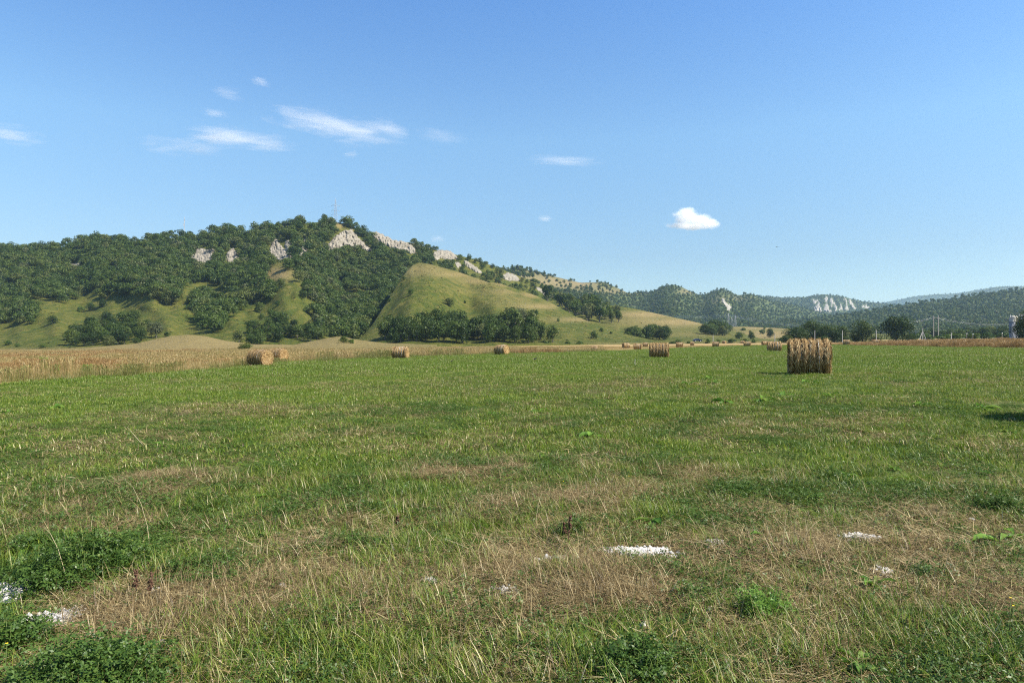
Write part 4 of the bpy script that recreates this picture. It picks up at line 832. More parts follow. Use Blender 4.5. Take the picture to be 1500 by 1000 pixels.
# tufts of long grass in the foreground
for (a, b, nn, sp) in [(560, 990, 40, .5), (480, 960, 30, .5), (800, 850, 10, .14), (1130, 900, 14, .3), (1220, 930, 30, .4), (1430, 930, 30, .4), (330, 970, 18, .3), (700, 960, 20, .4), (1050, 960, 20, .3), (590, 870, 12, .4), (470, 900, 20, .4), (620, 790, 14, .5), (900, 790, 14, .4), (1190, 800, 8, .3), (1310, 940, 20, .3), (60, 700, 10, .5), (560, 660, 14, .5), (800, 610, 14, .7), (730, 550, 18, 1.2), (680, 760, 14, .5)]:
    X0, Y0, _ = pix_ground(a, b); x = X0+rng.normal(0, sp, nn); y = Y0+rng.normal(0, sp*.8, nn); ok = y > 1.5; addp(x[ok], y[ok], rng.uniform(.8, 1.2, ok.sum()), rng.uniform(.65, 1.15, ok.sum()), rng.choice([4, 5, 6], ok.sum()), rng.uniform(0, .25, ok.sum()))
# lying hay wisps and mats
for (x0, y0, x1, y1, nn, sp) in [(195, 700, 315, 694, 36, .10), (600, 697, 680, 696, 22, .08), (680, 692, 760, 676, 20, .1), (745, 742, 925, 715, 60, .16), (240, 900, 420, 862, 190, .3), (140, 905, 300, 930, 130, .25), (720, 850, 900, 835, 190, .24), (820, 872, 910, 862, 110, .14), (440, 880, 640, 850, 90, .25), (900, 722, 930, 590, 0, .1), (860, 588, 900, 580, 16, .2), (1080, 885, 1350, 900, 60, .3), (1360, 895, 1500, 885, 40, .2), (640, 770, 900, 760, 40, .3), (1050, 812, 1300, 806, 80, .25), (1380, 850, 1500, 840, 30, .2), (1000, 700, 1080, 690, 14, .2), (20, 765, 200, 770, 26, .2)]:
    for k in range(nn):
        t = random.random(); X0, Y0, _ = pix_ground(lerp(x0, x1, t), lerp(y0, y1, t)); X0 += random.gauss(0, sp); Y0 += random.gauss(0, sp)
        if chalk_mask(np.array([X0]), np.array([Y0]))[0]: continue
        addp(np.array([X0]), np.array([Y0]), random.uniform(.7, 1.1), random.uniform(.5, .9), random.choice([7, 8, 9]), .9)
XX = {k: np.concatenate(v) for k, v in allP.items()}
rad_clear = np.zeros(len(XX['x']), bool)
for (px_, pb, h, w, yaw, lab) in BALES:
    d = 1300./h; x = (px_-750)/1000*d; rad_clear |= (np.abs(XX['x']-x) < .55) & (np.abs(XX['y']-d) < .3)
m = ~rad_clear
zz = g0(XX['x'][m], XX['y'][m]); n = m.sum()
gn_scatter("meadow_grass", np.stack([XX['x'][m], XX['y'][m], zz], 1), rng.uniform(0, 6.28, n), np.stack([XX['s'][m], XX['s'][m], XX['sz'][m]], 1), XX['i'][m], XX['t'][m], PR, "short meadow grass with clover, weeds and straw", tilt=rng.normal(0, .06, (n, 2)))
print("sward instances", n)

# tall dry grass
def stalks(name, n, seed, rad, h0, h1, mat, w=.010, head=.045):
    r = np.random.default_rng(seed); rr = rad*np.sqrt(r.random(n)); a = r.uniform(0, 6.283, n); b = np.stack([rr*np.cos(a), rr*np.sin(a), np.full(n, -.05)], 1)
    d = r.uniform(0, 6.283, n); L = r.uniform(h0, h1, n); ll = np.abs(r.normal(0, .16, n)); hd = np.stack([np.cos(d), np.sin(d), np.zeros(n)], 1); sd_ = r.uniform(0, 6.283, n); sd = np.stack([np.cos(sd_), np.sin(sd_), np.zeros(n)], 1)
    p1 = b+(hd*np.sin(ll)[:, None]+np.array([0, 0, 1]))*(L*.78)[:, None]; p2 = p1+(hd*np.sin(ll*2.2)[:, None]+np.array([0, 0, .9]))*(L*.11)[:, None]; p3 = p2+(hd*np.sin(ll*3.5)[:, None]+np.array([0, 0, .7]))*(L*.11)[:, None]
    w1 = sd*w*.5; hw = sd*(head*.5*r.uniform(.3, 1, n))[:, None]
    V = np.stack([b-w1, b+w1, p1+w1*.6, p1-w1*.6, p2-hw, p2+hw, p3], 1).reshape(-1, 3); i = np.arange(n)[:, None]*7
    return mesh_np(name, V, [np.concatenate([i+np.array([[0, 1, 2, 3]]), i+np.array([[3, 2, 5, 4]])]), i+np.array([[4, 5, 6]])], mat)
TP = [stalks("t", 150, 700+i, .7, .6, 1.05, M_tall) for i in range(3)]+[stalks("t", 150, 710+i, .7, .6, 1.05, M_red) for i in range(2)]+[blades("t", 130, 720+i, .7, .35, .75, .012, M_tall, .3, seg=1) for i in range(2)]+[leaflets("t", 160, 730, .5, .8, .035, M_weed)]
x, y = [], []
u = rng.random(150000); half = 50; rr = np.sqrt(rng.uniform(20**2, 290**2, 150000)); aa = rng.uniform(-R(half), R(half), 150000); x = rr*np.sin(aa); y = rr*np.cos(aa); px = 750+1000*x/y; fr = tall_front(px)*(1+.05*fbm(x/4, y/4, 5, 3)); dd = y-fr
left = px < 900; mid = (px > 880) & (px < 1225)
prob = np.where(dd < 3, .9, np.where(dd < 14, .5, .22))*np.clip(rr/120, .35, 1.4)
# the far middle plain is mown stubble
prob = np.where(mid, .12, prob); keep = (dd > 0) & (u < prob) & (y < 235)
x, y, px, dd = x[keep], y[keep], px[keep], dd[keep]; n = len(x)
right = px > 1225; hsc = rng.uniform(.75, 1.15, n)*np.where((px > 880) & (px <= 1225), .35, 1.)*np.where(right, np.interp(px, [1225, 1320, 1420], [.6, 1.45, 1.75]), 1.)*np.interp(px, [300, 420, 700, 880], [1, .95, .95, .6])
hsc *= .88*np.where((dd > 6) & ~right, .68, 1)*np.clip(.4+dd/4., .4, 1)*(1+.55*fbm(x/3, y/3, 95, 3))
t = np.clip(.75*(dd < 3.5)*(~right)+.14+.28*fbm(x/5, y/5, 91, 3), 0, 1)
i = rng.choice([0, 1, 2, 5, 6], n); redm = (fbm(x/14, y/14, 92, 3)+.9*right+.45*((dd > 11) & (px < 200)) > .55); i = np.where(redm, rng.choice([3, 4], n), i)
i = np.where((dd < 4) & (rng.random(n) < .5) & ~right, rng.choice([5, 6], n), i)
s = rng.uniform(.9, 1.3, n)*np.clip(y/60, 1, 1.8)
gn_scatter("tall_dry_grass", np.stack([x, y, g0(x, y)], 1), rng.uniform(0, 6.28, n), np.stack([s, s, hsc], 1), i, t, TP, "tall straw coloured grass along the edge of the mown field")
print("tall instances", n)

# ------------------------------------------------------------------ foreground things
def chalk(px_, py_, rx, ry, label, seed):
    r = random.Random(seed); X0, Y0, _ = pix_ground(px_, py_); k = Y0/1000; kx = rx*k; ky = ry*k*Y0/CAMZ
    verts, F4, F3 = [], [], []; nb = 0; n = int(min(420, max(30, kx*ky*3600)))
    e = None; vs_ = []; fs_ = []
    # thin crust
    nr, nc = 7, 22; V = [(0, 0, .022)]
    for i in range(1, nr):
        for c in range(nc):
            a = 6.283*c/nc; q = i/(nr-1); irr = 1+.45*math.sin(a*3+seed)*r.uniform(.4, 1)*q; x = math.cos(a)*kx*q*irr*.85; y = math.sin(a)*ky*q*irr*.85
            V.append((x, y, g(X0+x, Y0+y)-g(X0, Y0)+(.030+r.uniform(-.015, .02))*(1-q**4)-.04*(q > .98)))
    F = [[0, 1+c, 1+(c+1) % nc] for c in range(nc)]; G = []
    for i in range(nr-2):
        for c in range(nc): a = 1+i*nc; G.append([a+c, a+nc+c, a+nc+(c+1) % nc, a+(c+1) % nc])
    root = obj("chalk_patch", mesh_np("chalk_patch", V, [np.array(F), np.array(G)], M_chalk), None, (X0, Y0, g(X0, Y0)+.006)); tag(root, label, 'chalk patch')
    VV, FF = [], []
    for k2_ in range(n):
        a = r.uniform(0, 6.283); q = math.sqrt(r.random())*1.15; x = math.cos(a)*kx*q; y = math.sin(a)*ky*q; s = r.uniform(.006, .022)*(1 if r.random() < .9 else 1.7); z = g(X0+x, Y0+y)-g(X0, Y0)+.02*(q < .9)+s*.2
        o8 = [(-1, 0, 0), (0, -1, 0), (1, 0, 0), (0, 1, 0), (0, 0, .8), (0, 0, -.8)]; b = len(VV)
        VV += [(x+p[0]*s*r.uniform(.7, 1.3), y+p[1]*s*r.uniform(.7, 1.3), z+p[2]*s*r.uniform(.6, 1.2)) for p in o8]
        for c in range(4): FF += [[b+c, b+(c+1) % 4, b+4], [b+(c+1) % 4, b+c, b+5]]
    tag(obj("chalk_crumbs", mesh_np("chalk_crumbs", VV, np.array(FF), M_chalk), root), kind='stuff')
for i, c in enumerate(CHALK): chalk(*c, 20+i)
def stone(px_, py_, s, label):
    X0, Y0, z = pix_ground(px_, py_); V = rng.normal(size=(1, 3)); nr, nc = 7, 10; vv = []
    for i in range(nr):
        for c in range(nc):
            ph = math.pi*i/(nr-1); a = 6.283*c/nc; q = s*(1+.18*math.sin(a*2+px_)*math.sin(ph)+random.uniform(-.07, .07)); vv.append((math.sin(ph)*math.cos(a)*q*1.3, math.sin(ph)*math.sin(a)*q, math.cos(ph)*q*.75))
    tag(obj("stone", mesh_np("stone", vv, grid_faces(nr, nc, True), M_chalk, True), None, (X0, Y0, z+s*.9)), label, 'stone')
stone(1423, 764, .022, "single white rounded stone in the brown grass at the far right"); stone(1241, 790, .018, "pale stone lying on the thin chalk streak"); stone(1390, 760, .014, "small pale stone left of the white rounded stone"); stone(1041, 899, .012, "tiny white pebble in the lower grass right of centre")

def leafy_bush(px_, py_, wpx, h, n, label, mat=M_clover, size=.02, name="alfalfa_clump"):
    X0, Y0, z = pix_ground(px_, py_); rad = wpx/2*Y0/1000
    e = empty(name, (X0, Y0, z)); tag(e, label, 'plant', None)
    tag(obj("foliage", leaflets("foliage", n, int(px_+py_), rad, h, size, mat, True), e), kind='stuff')
    mb = MB(); r = random.Random(px_)
    for k in range(26):
        a = r.uniform(0, 6.283); q = rad*math.sqrt(r.random())*.9; hh = h*(1-(q/rad)**2*.75)*r.uniform(.8, 1.08); mb.tube([(math.cos(a)*q*.6, math.sin(a)*q*.6, -.02), (math.cos(a)*q, math.sin(a)*q, hh)], [.003, .0015], 4)
    tag(mb.build("stems", M_bush_stem, e), kind='stuff')
M_bush_stem = plain("green_stem", (.08, .11, .03), .8, .2)
leafy_bush(125, 842, 140, .28, 6500, "large dark leafy alfalfa clump beyond the left chalk rubble")
leafy_bush(125, 1020, 200, .22, 7000, "largest dark leafy alfalfa clump in the lower left corner")
leafy_bush(2, 960, 80, .24, 2600, "leafy alfalfa clump at the left edge below the chalk")
leafy_bush(55, 800, 60, .16, 1400, "low leafy clump at the upper left of the large alfalfa")
leafy_bush(300, 843, 130, .14, 2600, "bright low clover strip behind the left straw mat", M_clover, .017, "clover_clump")
leafy_bush(1118, 905, 60, .17, 1500, "bright green leafy clump right of centre foreground", M_weed, .017)
leafy_bush(930, 985, 90, .16, 1800, "dark leafy clump at the bottom right of centre")
leafy_bush(1460, 745, 60, .15, 900, "small leafy clump near the right edge", M_clover, .02)
leafy_bush(830, 785, 50, .16, 800, "leafy clump behind the reddish dead stalk", M_clover, .018)
leafy_bush(1010, 880, 60, .10, 800, "low leafy patch right of the lying straw", M_clover, .016, "clover_clump")
leafy_bush(520, 800, 90, .12, 1200, "low clover patch left of the foreground centre", M_clover, .018, "clover_clump")
leafy_bush(1350, 850, 50, .12, 700, "dark weed clump right of the small chalk spot", M_clover, .02)
leafy_bush(1210, 705, 60, .14, 800, "leafy patch in mid field at the right", M_clover, .022)
RS = [rosette("leaf_rosette", 11, 800+i, .24, .075, M_weed) for i in range(3)]+[rosette("leaf_rosette", 9, 810+i, .17, .05, M_weed, 1.2) for i in range(2)]
W_ = [(955, 768, 1.1, "bright dock plant with one pointed pale leaf right of centre"), (1465, 800, 1.3, "bright green broad leaved plant at the right edge"), (1487, 790, 1., "second broad leaved plant at the far right edge"), (1280, 866, 1.1, "pale green curled thistle rosette under the small chalk spot"), (1258, 980, 1.2, "broad leaved rosette in the grass at the bottom right"), (1205, 705, .9, "dark dock rosette in the right middle field"), (1240, 700, .8, "dock rosette right of the dark one in the middle field"),
 (1186, 562, 1.6, "bright broad leaved plant right in front of the largest bale"), (1008, 566, 1.6, "leafy dock plant in mid field, leftmost of the bright row"), (1045, 562, 1.5, "leafy dock plant in mid field, right of the leftmost"), (1060, 590, 1.4, "leafy dock plant lower in the bright row"), (1115, 588, 1.6, "wide leafy dock plant in mid field below the largest bale"), (1150, 580, 1.4, "leafy dock plant just below and left of the largest bale"), (1215, 583, 1.2, "leafy plant below the right side of the largest bale"),
 (12, 607, 1.5, "bright dock plant at the left edge of the green field"), (80, 598, 1.2, "small dock plant right of the left edge one"), (868, 640, 1.2, "yellow green dock plant in the middle of the field"), (790, 605, 1.1, "dark tuft of dock in the middle distance"), (720, 610, .9, "low dock plant left of the dark tuft"), (1350, 595, 1.3, "leafy dock plant in the right middle distance"), (1440, 600, 1.3, "leafy dock plant toward the right edge"), (590, 800, .7, "small rosette in the centre left foreground"), (1120, 790, .9, "low rosette in the grass by the oval chalk patch"), (660, 885, .7, "small rosette below the centre chalk crumbs"), (1310, 690, .9, "bright small rosette in the right middle field"), (1190, 730, .8, "weed rosette above the thin chalk streak"), (1035, 555, 1.3, "far leafy dock plant above the bright row"), (240, 655, .9, "weed rosette in the left middle field")]
for i, (a, b, s, lab) in enumerate(W_):
    X0, Y0, z = pix_ground(a, b); s = s*(.75 if Y0 < 9 else 1.15); o = obj("dock_plant", RS[i % 5], None, (X0, Y0, z+.03)); o.scale = (s, s, s*1.1); o.rotation_euler = (0, 0, random.uniform(0, 6)); tag(o, lab, 'plant')
def dead_stalk(px_, pb, pt, label, mat=M_stalk, rad=.004, lean=0, heads=True, name="dead_stalk"):
    X0, Y0, z = pix_ground(px_, pb); h = (pb-pt)/1000*Y0; mb = MB(); r = random.Random(px_)
    mb.tube([(0, 0, -.03), (lean*.15, 0, h*.3), (lean*.5, .01, h*.62), (lean, .03, h*.86), (lean*1.5, .05, h*.97)], [rad*1.2, rad, rad*.8, rad*.6, rad*.3], 6)
    o = mb.build(name, mat); o.location = (X0, Y0, z); tag(o, label, 'plant stalk')
    if heads:
        hb = MB()
        for k in range(26):
            t = r.uniform(.45, 1.); a = r.uniform(0, 6.28); q = r.uniform(.006, .02)*(1.4-t); hb.box((lean*t+math.cos(a)*q, math.sin(a)*q, h*t), (.009, .009, .012), a)
        tag(hb.build("seed_heads", mat, o), kind='stuff')
for (a, b, c, l, le) in [(218, 885, 838, "dark brown dead dock stalk, taller of the left pair by the chalk", .01), (200, 880, 832, "dark brown dead dock stalk, left one of the left pair", -.01), (832, 800, 755, "reddish dead dock stalk in the leafy clump at centre", .02), (828, 792, 765, "short reddish dead stalk beside the tall one at centre", -.01), (582, 775, 755, "dark dead stalk in the left centre grass", 0)]:
    dead_stalk(a, b, c, l, lean=le)
for (a, b, c, l, le) in [(1146, 812, 752, "tall thin pale straw stalk standing in the right foreground", .03), (1172, 808, 762, "thin pale stalk leaning right of the tall one", .09), (98, 860, 770, "pale arched stalk over the left alfalfa clump", -.1), (220, 800, 700, "long pale stalk leaning in the left foreground", -.12), (1475, 975, 910, "pale seed stalk near the lower right corner", -.06), (785, 770, 722, "thin pale stalk in the middle foreground", .03), (170, 630, 0, "", 0)]:
    if l: dead_stalk(a, b, c, l, M_palestalk, .0019, le*1.3, False, "pale_stalk")
X0, Y0, z = pix_ground(210, 655); mb = MB(); mb.tube([(0, 0, .03), (-.2, .15, .14), (-.42, .3, .28)], [.006, .005, .003], 5); o = mb.build("pale_stalk", M_palestalk); o.location = (X0, Y0, z); tag(o, "long pale stick leaning in the grass of the left middle field", 'plant stalk')
# saplings in the tall grass at the left
for (a, b, hh, lab) in [(65, 552, .95, "green sapling poking out of the tall dry grass at left, tallest"), (38, 556, .6, "low yellow green weed in the tall dry grass at far left"), (80, 553, .6, "small weed right of the green sapling"), (128, 550, .55, "weed at the front edge of the tall dry grass, right one")]:
    X0, Y0, z = pix_ground(a, b); Y0 += 2; X0 = (a-750)/1000*Y0; z = g(X0, Y0); e = empty("sapling", (X0, Y0, z)); tag(e, lab, 'plant')
    obj("foliage", leaflets("foliage", 260, int(a), .28, hh*1.15, .05, M_weed), e)['kind'] = 'stuff'; mb = MB(); mb.tube([(0, 0, -.05), (.04, 0, hh)], [.012, .005], 5); mb.build("stem", M_bush_stem, e)
# small yellow flowers
for i, (a, b) in enumerate([(7, 995), (1478, 922), (1482, 935), (824, 730), (850, 715), (920, 722), (325, 602), (1126, 610), (895, 530)]):
    X0, Y0, z = pix_ground(a, b); e = empty("yellow_flower", (X0, Y0, z)); tag(e, "tiny yellow flower in the meadow grass", 'flower', "tiny yellow meadow flowers")
    mb = MB(); mb.tube([(0, 0, 0), (.01, 0, .17)], [.002, .0015], 4); mb.build("stem", M_bush_stem, e); V = [(.01, 0, .172)]+[(.01+.008*math.cos(6.283*k/10)*(1 if k % 2 else .6), .008*math.sin(6.283*k/10)*(1 if k % 2 else .6), .176) for k in range(10)]
    obj("petals", mesh_np("petals", V, np.array([[0, 1+k, 1+(k+1) % 10] for k in range(10)]), M_flower), e)

# ------------------------------------------------------------------ pylons, poles, wires
def lattice(name, x, y, z, H, base, arms, label, yaw=0, mt=.12, group=None):
    e = empty(name, (x, y, z), yaw); tag(e, label, 'pylon', group); legs = []
    wt = base*.16
    def half(t): return lerp(base/2, wt/2, min(1, t*1.08))
    for sx in (-1, 1):
        for sy in (-1, 1):
            mb = MB(); mb.tube([(sx*half(0), sy*half(0), -1), (sx*half(.5), sy*half(.5), H*.5), (sx*half(1), sy*half(1), H*.97)], mt, 4); mb.build("leg", M_steel, e)
    mb = MB(); nl = 9; zs = [H*(1-(1-k/nl)**1.3)*.97 for k in range(nl+1)]
    for k in range(nl):
        a, b = half(zs[k]/H), half(zs[k+1]/H)
        for (p, q) in [((-1, -1), (1, -1)), ((1, -1), (1, 1)), ((1, 1), (-1, 1)), ((-1, 1), (-1, -1))]:
            mb.tube([(p[0]*a, p[1]*a, zs[k]), (q[0]*b, q[1]*b, zs[k+1])], mt*.6, 3); mb.tube([(q[0]*a, q[1]*a, zs[k]), (p[0]*b, p[1]*b, zs[k+1])], mt*.6, 3); mb.tube([(p[0]*b, p[1]*b, zs[k+1]), (q[0]*b, q[1]*b, zs[k+1])], mt*.6, 3)
    mb.build("bracing", M_steel, e)
    for (t, L) in arms:
        mb = MB(); zz = H*t
        for s in (-1, 1):
            mb.tube([(0, 0, zz), (s*L, 0, zz+.2)], mt*.8, 4); mb.tube([(s*half(t), 0, zz+H*.05), (s*L, 0, zz+.2)], mt*.6, 4); mb.tube([(s*L, 0, zz+.2), (s*L, 0, zz-1.2)], mt*.7, 4)
        mb.build("cross_arm", M_steel, e)
    mb = MB(); mb.tube([(0, 0, H*.95), (0, 0, H*1.05)], mt, 4); mb.build("peak", M_steel, e)
    return e
def on(layer, a, b):
    (X, Y, Z), T = layer.at(np.array([float(a)]), np.array([float(b)])); return float(X[0]), float(Y[0]), float(Z[0])
x1_, y1_, z1_ = on(main_hill, 491.5, 326); H1 = (326-292)/1000*y1_
lattice("lattice_pylon", x1_, y1_, z1_, H1, 4.2, [(.72, 4.2), (.5, 4.2), (.32, 4.6)], "tall grey lattice pylon on the wooded summit", .25, .10)
x2_, y2_, z2_ = on(main_hill, 270, 352); y2_ *= 1.07; x2_ *= 1.07; H2 = (CAMZ+(500-317)/1000*y2_-z2_)/1.05-2
e = empty("mast", (x2_, y2_, z2_)); tag(e, "thin grey mast with a small cross head rising from the left ridge", 'mast'); mb = MB(); mb.tube([(0, 0, -3), (0, 0, H2), (.5, 0, H2*1.05+2)], [.38, .25, .1], 6); mb.build("pole", M_steel, e); mb = MB(); mb.tube([(-.9, 0, H2*.78), (.6, 0, H2*.98)], .3, 5); mb.build("cross_head", M_steel, e)
PYL = []
for (a, top, lab) in [(1067, 458, "left lattice pylon of the three standing below the rock needle"), (1072, 464, "short middle lattice pylon of the three below the rock needle"), (1077, 461, "right lattice pylon of the three standing below the rock needle")]:
    x, y, z = on(field_r, a, 478.9); H = (479-top)/1000*y; lattice("lattice_pylon", x, y, z-.5, H, 3.4, [(.8, 1.6)], lab, .3, .05); PYL.append((x, y, z+H))
def wire(name, pts, rad, label):
    mb = MB(); P = []
    for (p, q, sag) in pts:
        for k in range(13):
            t = k/12; P.append((lerp(p[0], q[0], t), lerp(p[1], q[1], t), lerp(p[2], q[2], t)-sag*4*t*(1-t)))
    mb.tube(P, rad, 5, False); tag(mb.build(name, M_wire), label, 'power line', "overhead power line cables")
def pp(px_, py_, d): return ((px_-750)/1000*d, d, CAMZ+(500-py_)/1000*d)
for k, off in enumerate([0, 1.4, -1.2]):
    a = pp(880, 449-off, 1000); b = (PYL[0][0], PYL[0][1]-1, PYL[0][2]-3+off*.9); c = pp(1420, 484-off, 560)
    wire("power_cable", [(a, b, 7), (b, (c[0], c[1], c[2]), 7)], .055, "thin pale overhead cable running from the three pylons across the plain")
for off in (0, 1.6):
    a = pp(1300, 474-off, 420); b = pp(1369, 465.5-off, 440); c = pp(1480, 475-off, 430); wire("power_cable", [(a, b, 1.2), (b, c, 2)], .022, "thin overhead cable passing the double wooden pole")
for k, (sx, az_) in enumerate([(-1, .72), (1, .5), (-1, .32)]):
    a = (x1_+sx*4, y1_, z1_+H1*az_); wire("power_cable", [(a, (x1_-240, y1_+60, z1_+H1*az_-22), 10)], .03, "faint cable running left from the summit pylon")
# double wooden pole
d = 430; z = g((1371-750)/1000*d, d)
e = empty("double_pole", ((1371-750)/1000*d, d, z)); tag(e, "double wooden power pole standing above the far right treeline", 'power pole')
for s in (-1, 1): mb = MB(); mb.tube([(s*1.5, 0, -1), (s*1.5, 0, CAMZ+(500-462)/1000*d-z)], [.3, .22], 7); mb.build("pole", M_wood, e)
mb = MB(); mb.box((0, 0, CAMZ+(500-466)/1000*d-z), (4.6, .25, .25)); mb.build("cross_beam", M_wood, e)
def pole(px_, top, d, label, brace=False, rad=.11, mat=M_conc):
    x = (px_-750)/1000*d; z = g(x, d); H = CAMZ+(500-top)/1000*d-z; e = empty("field_pole", (x, d, z)); tag(e, label, 'pole')
    mb = MB(); mb.tube([(0, 0, -.5), (0, 0, H)], [rad*1.15, rad], 8); mb.build("shaft", mat, e); mb = MB(); mb.box((0, 0, H+.04), (rad*2.6, rad*2.6, .1)); mb.build("cap", mat, e)
    if brace:
        for s in (-1, 1): mb = MB(); mb.tube([(s*1.6, 0, -.3), (s*.1, 0, H*.72)], .12, 6); mb.build("brace", mat, e)
pole(1193.5, 484, 230, "grey pole rising behind the largest bale"); pole(1234, 484, 225, "grey pole by the small bale right of the largest bale"); pole(1283.5, 483, 215, "grey pole behind the small bale near the largest round tree"); pole(1351.5, 480, 225, "pale pole with two slanting braces at the right", True)
pole(1135, 489, 240, "short grey pole behind the shaded bale"); pole(1044.5, 491, 240, "thin pole on the stubble near the wide far bale", rad=.1); pole(1393.5, 487, 220, "short grey post at the edge of the reddish grass", rad=.14)
for (a, t, lab) in [(1416, 488, "small white marker post behind the reddish grass, leftmost of three"), (1425, 489, "small white marker post behind the reddish grass, middle of three"), (1468, 487.5, "small white marker post behind the reddish grass, rightmost of three")]:
    d = 240; x = (a-750)/1000*d; z = g(x, d); H = CAMZ+(500-t)/1000*d-z; e = empty("marker_post", (x, d, z)); tag(e, lab, 'post'); mb = MB(); mb.box((0, 0, H*.45), (.12, .12, H*.9)); mb.build("shaft", M_wood, e); mb = MB(); mb.box((0, 0, H*.94), (.3, .2, .35)); mb.build("head", M_white, e)
x, y, z = pp(930, 538, 40); z = g(x, y); mb = MB(); mb.tube([(0, 0, -.1), (0.01, 0, .42)], .014, 6); o = mb.build("stake", M_conc); o.location = (x, y, z); tag(o, "thin pale stake in the green grass left of the pale dead patch", 'stake')

# silos
for k, (a, d, wpx, top, lab) in enumerate([(1485, 330, 11, 462, "pale domed silo at the right edge, left one"), (1499, 340, 14, 460.5, "pale domed silo at the right edge, right one behind the tree")]):
    x = (a-750)/1000*d; z = g(x, d); H = CAMZ+(500-top)/1000*d-z; rd = wpx/2000*d; e = empty("silo", (x, d, z)); tag(e, lab, 'silo')
    mb = MB(); mb.tube([(0, 0, -.5), (0, 0, H*.74)], rd*.96, 20); mb.build("body", M_greypanel, e, False)
    for i in range(14): a2 = 6.283*i/14; mb = MB(); mb.tube([(math.cos(a2)*rd, math.sin(a2)*rd, -.3), (math.cos(a2)*rd, math.sin(a2)*rd, H*.735)], .07, 4); mb.build("rib", M_greypanel, e)
    mb = MB(); mb.tube([(0, 0, H*.74), (0, 0, H*.9), (0, 0, H*.96), (0, 0, H)], [rd*1.03, rd*1.03, rd*.8, rd*.3], 20); mb.build("roof", M_cream, e, False)
    mb = MB(); mb.tube([(-rd*.9, 0, H*.8), (-rd*.9, 0, H*1.02)], .1, 5); mb.build("vent", M_white, e)

# car
def car(x, y, z, label):
    e = empty("car", (x, y, z), R(0)); tag(e, label, 'car'); W = 1.75
    prof = [(-2.15, .32), (-2.2, .75), (-2.05, .95), (-1.45, 1.02), (-.95, 1.42), (.35, 1.46), (1.05, 1.02), (1.95, .86), (2.2, .62), (2.18, .32)]
    V = []; F = []
    for s, yy in ((0, -W/2), (1, W/2)):
        for (a, b) in prof: V.append((a, yy*(1-.14*max(0, (b-1)/.46)), b))
    n = len(prof); Fq = [[i, (i+1) % n, n+(i+1) % n, n+i] for i in range(n)]
    me = bpy.data.meshes.new("body"); me.from_pydata(V, [], Fq+[list(range(n))[::-1], list(range(n, 2*n))]); me.materials.append(M_carpaint); obj("body", me, e)
    for s in (-1, 1):
        for (pts) in ([(-1.3, 1.04), (-.9, 1.36), (-.35, 1.38), (-.35, 1.04)], [(-.28, 1.04), (-.28, 1.38), (.3, 1.4), (.86, 1.04)]):
            V = [(a, s*(W/2*(1-.14*max(0, (b-1)/.46))+.012), b) for a, b in pts]+[(a, s*(W/2*(1-.14*max(0, (b-1)/.46))-.03), b) for a, b in pts]
            me = bpy.data.meshes.new("side_window"); me.from_pydata(V, [], [[0, 1, 2, 3], [4, 7, 6, 5]]+[[i, (i+1) % 4, 4+(i+1) % 4, 4+i] for i in range(4)]); me.materials.append(M_glass); obj("side_window", me, e)
        for a in (-1.35, 1.35):
            wv = obj("wheel", None, e) if False else None
            mb = MB(); mb.tube([(a, s*(W/2-.18), .32), (a, s*(W/2+.02), .32)], .32, 18); t = mb.build("wheel", M_rubber, e); mb = MB(); mb.tube([(a, s*(W/2+.02), .32), (a, s*(W/2+.04), .32)], .2, 12); mb.build("rim", M_rim, t)
        mb = MB(); mb.box((2.16, s*.6, .68), (.1, .34, .14)); mb.build("headlight", M_lamp, e)
    for (p, q, nm) in (((.40, 1.44), (1.0, 1.05), "windscreen"), ((-1.4, 1.06), (-1.0, 1.4), "rear_window")):
        V = [(p[0], -.66, p[1]+.02), (p[0], .66, p[1]+.02), (q[0], .7, q[1]+.02), (q[0], -.7, q[1]+.02)]; V += [(a, b, c-.03) for a, b, c in V]
        me = bpy.data.meshes.new(nm); me.from_pydata(V, [], [[0, 1, 2, 3], [4, 7, 6, 5]]+[[i, (i+1) % 4, 4+(i+1) % 4, 4+i] for i in range(4)]); me.materials.append(M_glass); obj(nm, me, e)
    return e
d = 330; x = (1021.5-750)/1000*d; car(x, d, CAMZ+(500-500.2)/1000*d, "dark blue car driving on the far road at the foot of the dry slope")
# verge bank that carries the road
Vr = []; xs = np.linspace(-200, 420, 160); 
for xq in xs:
    zc = CAMZ+(500-500.4+.002*(xq-90))/1000*330; 
    for (dy, dz) in ((-16, -2.2), (-3.5, -.05), (3.5, -.05), (16, -2.2)): Vr.append((xq, 330+dy, zc+dz+.012*(xq-90)*.6))
tag(obj("road_embankment", mesh_np("road_embankment", Vr, grid_faces(160, 4)[:, ::-1], M_hill, True, {"dry": np.full(len(Vr), .35), "wood": np.zeros(len(Vr))})), "low grassy bank carrying the far road", kind='structure')
Vr = []
for xq in xs:
    zc = CAMZ+(500-500.4+.002*(xq-90))/1000*330
    for dy in (-3, 3): Vr.append((xq, 330+dy, zc-.03+.012*(xq-90)*.6))
M_asph = plain("asphalt", (.055, .055, .055), .9, .2)
tag(obj("road", mesh_np("road", Vr, grid_faces(160, 2)[:, ::-1], M_asph)), "narrow asphalt road along the foot of the slope", kind='structure')
# low verge bushes along the road
for i, a in enumerate([800, 832, 850, 985, 992, 1008, 1037, 1052, 1072, 1092, 1105]):
    d = 322; x = (a-750)/1000*d; tree(x, d, g(x, d)-.2, random.uniform(3, 5.), random.uniform(1.8, 3), 'bush', "verge_bush", "low green bush along the verge of the far road", "bushes on the verge of the far road", 'bush')

